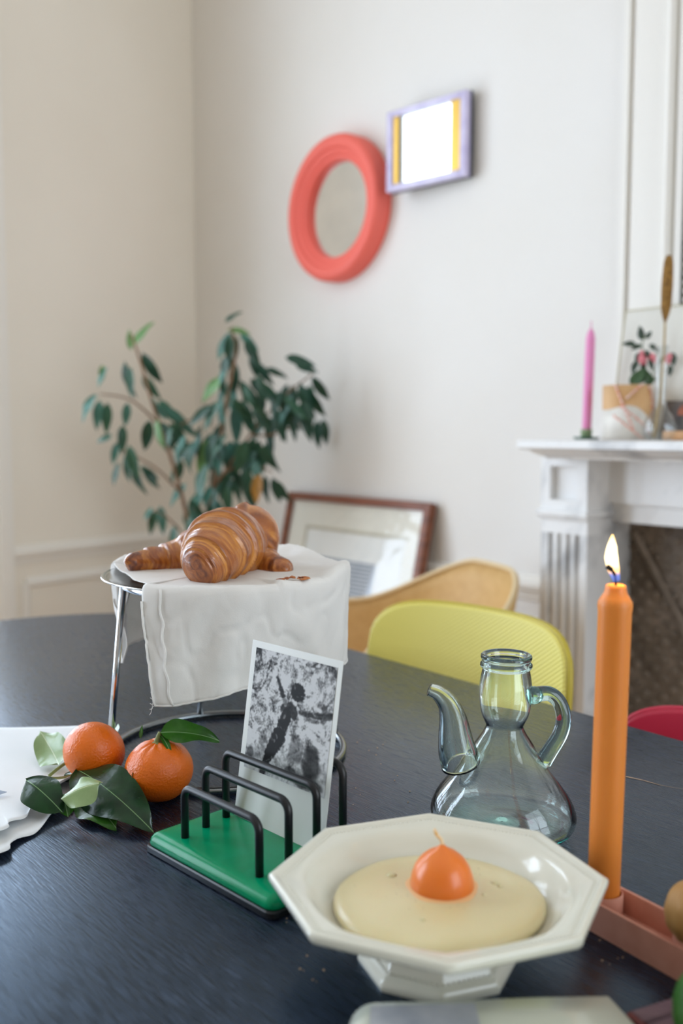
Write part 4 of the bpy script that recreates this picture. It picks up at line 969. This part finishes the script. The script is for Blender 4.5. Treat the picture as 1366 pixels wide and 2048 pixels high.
for j in range(GY + 1):
    for i in range(GX + 1):
        u = i / GX; v = j / GY                    # v up
        vs.append(cb + E1 * CW * (ix0 + (ix1 - ix0) * u) + cu * CH * (iy0 + (iy1 - iy0) * v) + cn * .00025)
        x, y = u, 1 - v                           # picture coordinates, y down
        q = V((x * 7, y * 8.5, 0)); w1 = noise.noise_vector(q * .7) * 1.2
        n1 = noise.turbulence(q + w1, 5, False); n2 = noise.noise(V((x * 26, y * 30, 3)) + w1 * 2); n3 = noise.noise(V((x * 60, y * 60, 8)))
        g = .66 - .50 * (n1 - .15) + .34 * n2 + .24 * n3
        g -= .20 * sst(.55, .0, y) * sst(.2, .75, abs(x - .45) + .3 * noise.noise(q * .5)) + .5 * sst(.16, .02, math.hypot(x * 1.2, y * 1.6))
        g = g + .15 * sst(.45, .75, y) * (1 - abs(n2))
        sm = sst(.62, .85, y); g = g * (1 - .5 * sm) + (.62 + .15 * noise.noise(q * .6)) * .5 * sm
        edge = .012 * noise.noise(V((x * 40, y * 40, 1)))
        dark = 0
        for (ax_, ay, bx, by, r0, r1, dk) in ((.47, .47, .40, .66, .055, .062, .9), (.40, .66, .30, .83, .075, .050, .95), (.30, .83, .24, .985, .045, .030, .9), (.50, .40, .56, .44, .040, .035, .8),
                                              (.45, .41, .40, .33, .018, .014, .5), (.40, .33, .31, .20, .020, .010, .85), (.62, .42, .78, .415, .012, .018, .75), (.78, .415, .96, .385, .022, .030, .65), (.42, .43, .56, .46, .030, .030, .8),
                                              (.90, .34, .90, .42, .030, .030, .55)):
            d, t = seg(x, y * 1.05, ax_, ay * 1.05, bx, by * 1.05); dark = max(dark, dk * sst(.018, -.006, d - (r0 + (r1 - r0) * t) + edge))
        hd = math.hypot((x - .575), (y - .272) * 1.2); dark = max(dark, sst(.02, -.01, hd - .082 + edge * 1.6))
        dark *= 1 - .3 * sst(.3, .6, n2)
        for (cx, cy, rx, ry, dk) in ((.62, .72, .10, .13, .55), (.82, .80, .13, .15, .72), (.20, .72, .06, .07, .35), (.58, .9, .08, .05, .5), (.78, .94, .2, .06, .6), (.06, .86, .05, .05, .5)):
            d = math.hypot((x - cx) / rx, (y - cy) / ry); dark = max(dark, dk * sst(1.15, .6, d + .35 * noise.noise(q * 1.3)))
        g = g * (1 - dark) + .10 * dark
        g = (g - .5) * 1.15 + .44; g = max(.04, min(.80, g)); g = ((g + .055) / 1.055) ** 2.2
        cols.append((g * .97, g * .99, g * 1.0))
for j in range(GY):
    for i in range(GX):
        a = j * (GX + 1) + i; fs.append((a, a + 1, a + GX + 2, a + GX + 1))
mesh('picture', vs, fs, M_print, ph_, False, cols)

# ------------------------------------------------------------------ footed octagonal dish and egg candle
M_cream = mat('cream_glaze', 'deddcf', .16, col2='d8d6c6', nscale=6, spec=.5, coat=.4)
dc = V((.0683, .650, TZ)); ROT = math.radians(-2.0)
def octr(th):
    a = ((th - ROT) % (pi / 4)) - pi / 8; return cos(pi / 8) / cos(a)
YS = .935
def octlathe(prof, c, segs_=160, cap0=False, cap1=False):
    rings = []
    for r, z, b in prof:
        ring = []
        for i in range(segs_):
            th = 2 * pi * i / segs_ + ROT; ro = r * ((1 - b) * .965 + b * octr(th)) if b > 0 else r * .965
            ring.append(V((c.x + cos(th) * ro * .982, c.y + sin(th) * ro * .982 * YS, c.z + z)))
        rings.append(ring)
    return loft(rings, True, cap0, cap1)
RD, HD = .1225, .0645
dish = thing('footed_dish', dc, 'cream glazed octagonal footed dish holding the egg shaped candle', 'dish')
bowl = [(.001, .0385, 0), (.06, .0385, 0), (.078, .0400, 0), (.087, .0445, 0), (.093, .0520, 0), (.0975, .0575, .15), (.101, .0598, .45), (.1055, .0612, .85), (.1125, .0625, 1), (.1165, .0628, 1), (.1172, .0640, 1), (.1205, .0646, 1), (.1222, .0640, 1),
        (.1228, .0622, 1), (.1224, .0590, 1), (.1200, .0560, 1), (.110, .0525, .9), (.098, .0470, .4), (.085, .0390, .1), (.06, .0330, .1), (.042, .0320, .8), (.001, .0320, .8)]
mesh('bowl', *octlathe(bowl, dc), M_cream, dish, True, auto=75)
foot = [(.036, .0325, .9), (.0355, .030, 1), (.038, .026, 1), (.044, .0215, 1), (.0465, .0205, 1), (.0475, .0180, 1), (.050, .0120, 1), (.0530, .0095, 1), (.0555, .0080, 1), (.0575, .0050, 1), (.0580, .0020, 1), (.0570, 0, 1), (.001, .0, 1)]
mesh('foot', *octlathe(foot, dc), M_cream, dish, True, auto=40)
def bead_band(r, z, br, step):
    out = []
    for k in range(8):
        a0 = ROT + k * pi / 4; r_ = r * .982; p0 = V((dc.x + cos(a0) * r_, dc.y + sin(a0) * r_ * YS, dc.z + z)); p1 = V((dc.x + cos(a0 + pi / 4) * r_, dc.y + sin(a0 + pi / 4) * r_ * YS, dc.z + z))
        n = int((p1 - p0).length / step)
        for i in range(n):
            p = p0.lerp(p1, (i + .5) / n); out.append(lathe([(br * .6, -br * .2), (br, .2 * br), (br * .7, br * .8), (br * .1, br)], p, 6))
    return join(*out)
tag(mesh('rim_beads', *bead_band(.1128, .0622, .00105, .0030), M_cream, dish), kind='stuff')
tag(mesh('foot_beads', *bead_band(.0510, .0110, .0012, .0036), M_cream, dish), kind='stuff')
# egg candle
M_white_wax = mat('cream_wax', 'dccfa4', .30, col2='d5c696', nscale=14, sss=.25, spec=.5, bump=.06, bscale=70, coat=.2)
M_yolk = mat('orange_wax', 'e87f2e', .32, col2='dd6f20', nscale=10, sss=.25, spec=.5, coat=.2)
egg = thing('egg_candle', dc + V((0, 0, .0385)), 'fried egg candle, cream wax with an orange yolk, lying in the dish', 'candle')
ec = onz(876, 1794, TZ + .048); ec.z = TZ + .0388
def eggr(r, z, a): return r * (1 + .02 * sin(2 * a + .6) + .015 * sin(3 * a + 2) + .006 * sin(7 * a))
rings_e = lathe([(.001, 0), (.068, 0), (.0735, .002), (.0752, .0055), (.0735, .0088), (.069, .0105), (.060, .0112), (.045, .0116), (.001, .0122)], ec, 96, None, False, False, eggr)
mesh('egg_white', [V((v.x, ec.y + (v.y - ec.y) * .93, v.z)) for v in rings_e[0]], rings_e[1], M_white_wax, egg)
yc = onz(884, 1772, TZ + .051); yc.z = TZ + .050
mesh('yolk', *lathe([(.0226, -.001), (.0232, .003), (.0222, .0095), (.0198, .0160), (.0158, .0218), (.0105, .0262), (.0058, .0285), (.0028, .0308), (.001, .0325)], yc, 48), M_yolk, egg)
mesh('yolk_skirt', *lathe([(.0275, -.0005), (.026, .0008), (.0235, .0018), (.001, .0018)], yc, 48, rf=lambda r, z, a: r * (1 + .03 * sin(5 * a))), mat('peach_wax', 'e6b57e', .35), egg)
yt = yc + V((0, 0, .032))
mesh('wick', *tube(cr([yt, yt + V((-.001, 0, .004)), yt + V((-.004, 0, .007)), yt + V((-.006, 0, .0115))], 4), .0013, 8), mat('waxed_wick', 'dba24e', .6, col2='efe0c0', nscale=150), egg)
sp = []
random.seed(9)
for k in range(46):
    a = random.uniform(0, 2 * pi); r = random.uniform(.028, .062); sp.append(lathe([(0, 0), (random.uniform(.0002, .0005), .0001), (0, .0002)], V((ec.x + cos(a) * r, ec.y + .012 + sin(a) * r * .8, ec.z + .0119)), 5, None, False, False))
tag(mesh('soot_specks', *join(*sp), mat('soot', '6b5a40', .8), egg, False), kind='stuff')
pk = []
for (px, py, s_) in ((783, 1750, .0045), (990, 1765, .0035), (1000, 1772, .0025), (968, 1790, .002), (845, 1840, .0018)):
    q = onz(px, py, TZ + .0505); pk.append(lathe([(s_, -.0005), (s_ * .7, .0007), (s_ * .2, .0012)], q, 10))
mesh('wax_drips', *join(*pk), M_white_wax, egg)

# ------------------------------------------------------------------ glass carafe
M_cg = mat('green_tinted_glass', 'fcfefd', .0, trans=1.0, ior=1.5)
nt = M_cg.node_tree; va = nt.nodes.new('ShaderNodeVolumeAbsorption'); va.inputs['Color'].default_value = (.40, .90, .84, 1); va.inputs['Density'].default_value = 38
nt.links.new(va.outputs[0], nt.nodes['Material Output'].inputs['Volume'])
kc = V((.152, .872, TZ)); car = thing('glass_carafe', kc, 'pale green glass carafe with a curved spout and a loop handle', 'carafe')
outp = cr([(.001, 0, .0006), (.038, 0, 0), (.054, 0, .003), (.0645, 0, .010), (.0684, 0, .0205), (.0640, 0, .0343), (.0545, 0, .0478), (.0432, 0, .0614), (.0338, 0, .0748), (.0266, 0, .0870), (.0206, 0, .0960), (.0174, 0, .1030), (.0190, 0, .1080), (.0222, 0, .1155), (.0243, 0, .1295), (.0242, 0, .1440), (.0220, 0, .1565), (.0219, 0, .1580)], 4)
outp = [(p.x, p.z) for p in outp]
inn = [(max(.001, r - .0021 - .0010 * sin(z * 95)), z + .0002) for r, z in outp if z > .012][::-1]
inn = [q for q in inn if q[1] < .156] + [(.057, .0125), (.047, .0098), (.034, .0085), (.018, .010), (.001, .0125)]
outp += [(.0230, .1588), (.0241, .1606), (.0241, .1628), (.0226, .1646), (.0220, .1656), (.0230, .1666), (.0238, .1686), (.0235, .1708), (.0221, .1719), (.0200, .1716), (.0188, .1700), (.0184, .164)]
TILT = V((.012, 0, 1)).normalized()
def wav(r, z, a): return r * (1 + (.010 * sin(2 * a + z * 30) + .006 * sin(3 * a + z * 60)) * min(1, r / .05))
mesh('body', *lathe(outp + inn, kc, 72, TILT, False, False, wav), M_cg, car)
def kp(px, py, d=0): return aty(px, py, kc.y + d)
# spout: hollow tapering tube
so = cr([kp(922, 1528, -.010), kp(915, 1502, -.012), kp(910, 1470, -.012), kp(906, 1437, -.012), kp(896, 1408, -.012), kp(878, 1388, -.012), kp(858, 1379, -.012)], 6)
ro_ = interp([.0190, .0180, .0155, .0128, .0098, .0074, .0058], 6)
ri_ = [max(.0024, r * .78 - .0004) for r in ro_]
def ring_tube(path, r): return tube(path, r, 20, caps=False)
vo, fo = ring_tube(so, ro_); vi, fi = ring_tube(so, ri_)
n0 = len(vo); fsx = list(fo) + [tuple(i + n0 for i in f[::-1]) for f in fi]; k_ = len(so)
for a in range(20):
    b = (a + 1) % 20
    fsx.append((b, a, n0 + a, n0 + b)); e = (k_ - 1) * 20; fsx.append((e + a, e + b, n0 + e + b, n0 + e + a))
mesh('spout', list(vo) + list(vi), fsx, M_cg, car)
ho = cr([kp(1060, 1392), kp(1078, 1388), kp(1100, 1388), kp(1119, 1405), kp(1127, 1437), kp(1119, 1470), kp(1102, 1498), kp(1088, 1520), kp(1083, 1528)], 6)
mesh('handle', *tube(ho, interp([.0072, .0074, .0070, .0070, .0072, .0074, .0078, .0082, .0062], 6), 18), M_cg, car)
mesh('thumb_knob', *lathe([(.001, -.009), (.006, -.006), (.0085, 0), (.0065, .006), (.001, .009)], kp(1068, 1390, -.004), 18, V((.6, 0, -.8))), M_cg, car)

# ------------------------------------------------------------------ lit candle in the clay tray
M_owax = mat('candle_wax', 'dd8638', .40, col2='d67e30', nscale=5, sss=.22, spec=.4)
TD = V((.548, -.836, 0)); TN = V((.836, .548, 0))
M_clay = mat('pink_clay', 'cf9480', .7, col2='c68a76', nscale=60, spec=.3)
cc_ = V((.2025, .707, TZ))
TH = .024; TWd = .037
tray = thing('clay_tray', cc_ + TD * .12, 'long pink clay tray that holds the lit orange candle', 'tray')
t0c = cc_ + TD * .073
# trough: outer wall, floor, socket
out_ = [rrect(t0c, TD, TN, .200, TWd, .017, TZ + z, 10) for z in (0, .003, TH - .001, TH)]
inn_ = [rrect(t0c, TD, TN, .200 - 2 * i, TWd - 2 * i, .017 - i * .8, TZ + z, 10) for i, z in ((.0004, TH), (.0026, TH), (.0032, TH - .001), (.004, .0065))]
mesh('trough', *loft(out_ + inn_), M_clay, tray, True, auto=40)
mesh('candle_socket', *lathe([(.0150, .006), (.0150, TH + .0006), (.0145, TH + .0012), (.0134, TH + .0006), (.0131, TH - .012), (.001, TH - .012)], cc_, 40, None, False, False), M_clay, tray, True, auto=40)
s2 = cc_ + TD * .085
mesh('scoop', *lathe([(.0160, .006), (.0168, TH + .002), (.0165, TH + .005), (.0150, TH + .003), (.010, TH - .008), (.001, TH - .011)], s2, 40, None, False, False), M_clay, tray, True, auto=40)
mesh('clay_pebble', *lathe([(.001, 0), (.0035, .001), (.004, .003), (.002, .005), (.001, .0052)], cc_ + TD * .06 - TN * .0 + V((0, 0, .0064)), 12), mat('grey_pebble', '5a5f60', .6), None)
tag(bpy.data.objects['clay_pebble'], 'tiny grey pebble on the floor of the clay tray', 'pebble')
ctop = aty(1232, 1168, .707); cb_ = cc_ + V((0, 0, TH - .012)); cax = (ctop - cb_); CL = cax.length; cax.normalize()
cdl = thing('lit_candle', cb_, 'tall lit orange candle in the clay tray', 'candle')
mesh('wax', *lathe([(.0118, 0), (.0122, .002), (.0124, .10), (.0124, CL - .022), (.0130, CL - .0165), (.0127, CL - .0135), (.0106, CL - .0100), (.0086, CL - .0068), (.0077, CL - .0032), (.0073, CL - .0010), (.0058, CL - .0004), (.0034, CL - .0022), (.001, CL - .0028)], cb_, 48, cax), M_owax, cdl)
wk = [ctop - cax * .003, ctop + V((-.0004, 0, .003)), ctop + V((-.0022, -.003, .0080)), ctop + V((-.0050, -.004, .0115)), ctop + V((-.0082, -.004, .0140))]
mesh('wick', *tube(cr(wk, 4), [.0010] * 6 + [.0012] * 6 + [.0019] * 5, 8), mat('burnt_wick', '1a120e', .9), cdl)
ft = aty(1225, 1069, .707); fb = ctop + V((.0004, 0, .0025))
mf = bpy.data.materials.new('flame'); mf.use_nodes = True; nt = mf.node_tree; nt.nodes.clear(); L = nt.links
out = nt.nodes.new('ShaderNodeOutputMaterial'); em = nt.nodes.new('ShaderNodeEmission'); tp = nt.nodes.new('ShaderNodeBsdfTransparent'); ad = nt.nodes.new('ShaderNodeMixShader')
tc = nt.nodes.new('ShaderNodeTexCoord'); sx = nt.nodes.new('ShaderNodeSeparateXYZ'); rp = nt.nodes.new('ShaderNodeValToRGB'); mr = nt.nodes.new('ShaderNodeMapRange'); al = nt.nodes.new('ShaderNodeValToRGB')
FH = (ft - fb).length
mr.inputs[1].default_value = 0; mr.inputs[2].default_value = FH
L.new(tc.outputs['Object'], sx.inputs[0]); L.new(sx.outputs[2], mr.inputs[0]); L.new(mr.outputs[0], rp.inputs[0]); L.new(mr.outputs[0], al.inputs[0])
e = rp.color_ramp.elements; e[0].position = 0; e[0].color = (.05, .12, .5, 1); e[1].position = 1; e[1].color = (1, .62, .22, 1)
for pos, c in ((.14, (.10, .16, .5, 1)), (.24, (1, .50, .16, 1)), (.42, (1, .78, .42, 1)), (.80, (1, .80, .46, 1))):
    x = e.new(pos); x.color = c
a_ = al.color_ramp.elements; a_[0].position = 0; a_[0].color = (.15,) * 3 + (1,); a_[1].position = .33; a_[1].color = (1, 1, 1, 1)
x = a_.new(.16); x.color = (.35,) * 3 + (1,)
em.inputs[1].default_value = 3.2
L.new(rp.outputs[0], em.inputs[0]); L.new(al.outputs[0], ad.inputs[0]); L.new(tp.outputs[0], ad.inputs[1]); L.new(em.outputs[0], ad.inputs[2]); L.new(ad.outputs[0], out.inputs[0])
fpth = cr([fb, fb + (ft - fb) * .25 + V((-.0016, 0, 0)), fb + (ft - fb) * .5 + V((-.0024, 0, 0)), fb + (ft - fb) * .75 + V((-.0012, 0, 0)), ft], 5)
fr_ = interp([.0026, .0044, .0050, .0036, .0003], 5)
fr_ = [max(.0003, r) for r in fr_]
mesh('flame', *tube(fpth, fr_, 16), mf, cdl)
ld = bpy.data.lights.new('flame_light', 'POINT'); ld.energy = .22; ld.color = (1, .62, .28); ld.shadow_soft_size = .006
lo = bpy.data.objects.new('flame_light', ld); sc.collection.objects.link(lo); lo.location = fb + (ft - fb) * .5 + V((0, 0, .0))
# brown fruit in the tray
M_nut = mat('tan_fruit_skin', 'b58a4e', .55, col2='8a5f2e', nscale=9, bump=.5, bscale=25, stretch=(1, 1, .5))
fc = s2 + V((.000, .0, TH + .0195))
rings = []
for k in range(1, 40):
    ph = pi * k / 40; ring = []
    for i in range(64):
        th = 2 * pi * i / 64; d = V((sin(ph) * cos(th), sin(ph) * sin(th), cos(ph)))
        r = .0228 * (1 + .018 * sin(th * 11 + 2 * sin(ph * 3)) * sin(ph) + .03 * noise.noise(d * 2.5))
        ring.append(fc + V((d.x * r, d.y * r, d.z * r * 1.02)))
    rings.append(ring)
tag(mesh('dried_fruit', *loft(rings[::-1]), M_nut, None), 'round tan wrinkled fruit resting in the clay tray at the right edge', 'fruit')

# ------------------------------------------------------------------ things at the near edge
M_book = mat('pale_cover', 'd3d8c8', .25, col2='dcdccb', nscale=5, coat=.4)
M_pages = mat('page_edges', 'e4e2d4', .8, col2='cfcbb8', nscale=40, stretch=(1, 1, 40))
bz = TZ + .018
pL = onz(752, 2009, bz); pR = onz(1216, 1996, bz); be = (pR - pL); be.z = 0; BW = be.length; be.normalize(); bd_ = V((be.y, -be.x, 0))
if bd_.y > 0: bd_ = -bd_
bk0 = V((pL.x, pL.y, 0))
bkt = thing('booklet', bk0 + be * BW / 2 + bd_ * .09 + V((0, 0, TZ)), 'pale green booklet with a curled left edge at the bottom of the picture', 'book')
sec = []
for k in range(15):
    a = pi * .62 * k / 14; sec.append((-sin(a) * .016 - .0, bz - TZ - .016 + cos(a) * .016))
sec = sec[::-1] + [(BW * .3, .018), (BW * .7, .0185), (BW, .018)]
def brow(d, shear=.0): return [bk0 + be * (x + (d * .22 if x > BW * .9 else 0) - (d * .25 if x < .02 else 0)) + bd_ * d + V((0, 0, TZ + max(z, .001))) for x, z in sec]
rows = [brow(.17 * k / 10) for k in range(11)]
vs, fs = loft(rows, False); solid(mesh('cover', vs, fs, M_book, bkt), .0012, -1)
mesh('pages', *box(bk0 + be * .002 + bd_ * .003 + V((0, 0, TZ + .0005)), be * (BW - .006), bd_ * .16, (0, 0, .0158)), M_pages, bkt, False)
g0 = bk0 + be * -.004 + bd_ * .006; gp = [g0 + V((0, 0, TZ + .0206)), g0 + be * .066 + V((0, 0, TZ + .0206)), g0 + be * .062 + bd_ * .08 + V((0, 0, TZ + .0206)), g0 + be * -.008 + bd_ * .08 + V((0, 0, TZ + .0206))]
mesh('grey_picture', gp + [p + V((0, 0, .0004)) for p in gp], [(4, 5, 6, 7), (0, 1, 5, 4), (1, 2, 6, 5), (2, 3, 7, 6), (3, 0, 4, 7)], mat('grey_print', '8d929c', .3, col2='b6b8bb', nscale=25), bkt, False)
M_mauve = mat('mauve_cover', '5b434c', .5, col2='6b525a', nscale=30, stretch=(1, 8, 1))
m0 = onz(1262, 2022, TZ + .008); m1 = onz(1366, 1990, TZ + .008); me_ = (m1 - m0); me_.z = 0; me_.normalize(); md = V((me_.y, -me_.x, 0))
mb = thing('mauve_notebook', V((m0.x, m0.y, TZ)) + me_ * .03 + md * .05, 'dark mauve notebook in the bottom right corner', 'book')
mm = V((m0.x, m0.y, TZ))
mesh('cover', *box(mm, me_ * .060, md * .12, (0, 0, .008)), M_mauve, mb, False)
mesh('spine', *box(mm - me_ * .004, me_ * .004, md * .12, (0, 0, .0075)), mat('red_spine', '6a2a28', .5), mb, False)
mesh('page_line', *join(*[box(mm + md * (.012 + .012 * k) + V((0, 0, .008)), me_ * .060, md * .0025, (0, 0, .0008)) for k in range(3)]), mat('mauve_line', '4b353d', .6), mb, False)
M_lime = mat('green_peel', '2f6318', .4, col2='1f4a10', nscale=30, bump=.3, bscale=300)
gc = onz(1428, 2050, TZ + .030); gc.z = TZ + .0424
M_r = V((.25, -.3, 1)).normalized()
tag(mesh('lime', *lathe([(.001, -.034), (.004, -.0325), (.011, -.028), (.018, -.019), (.0222, -.008), (.0232, 0), (.0222, .009), (.018, .020), (.011, .0285), (.004, .0335), (.002, .036), (.001, .0365)], gc + V((0, 0, -.001)), 40, M_r), M_lime, None), 'green lime at the bottom right edge of the table', 'fruit')
# crumbs on the table
cr_ = []
random.seed(21)
for k in range(34):
    if k < 16: px, py = random.uniform(690, 820), random.uniform(1480, 1620)
    else: px, py = random.choice([(570, 1835), (640, 1900), (1220, 1900), (1240, 1885), (1230, 1910), (620, 1945)]); px += random.uniform(-30, 30); py += random.uniform(-20, 20)
    q = onz(px, py, TZ); r = random.uniform(.0004, .0010); cr_.append(lathe([(r * .6, 0), (r, r * .5), (r * .5, r), (r * .1, r * 1.1)], q, 5))
tag(mesh('table_crumbs', *join(*cr_), mat('crumb', 'c7a98a', .8), None, False), 'tiny pale crumbs scattered on the dark table', 'crumbs', kind='stuff')
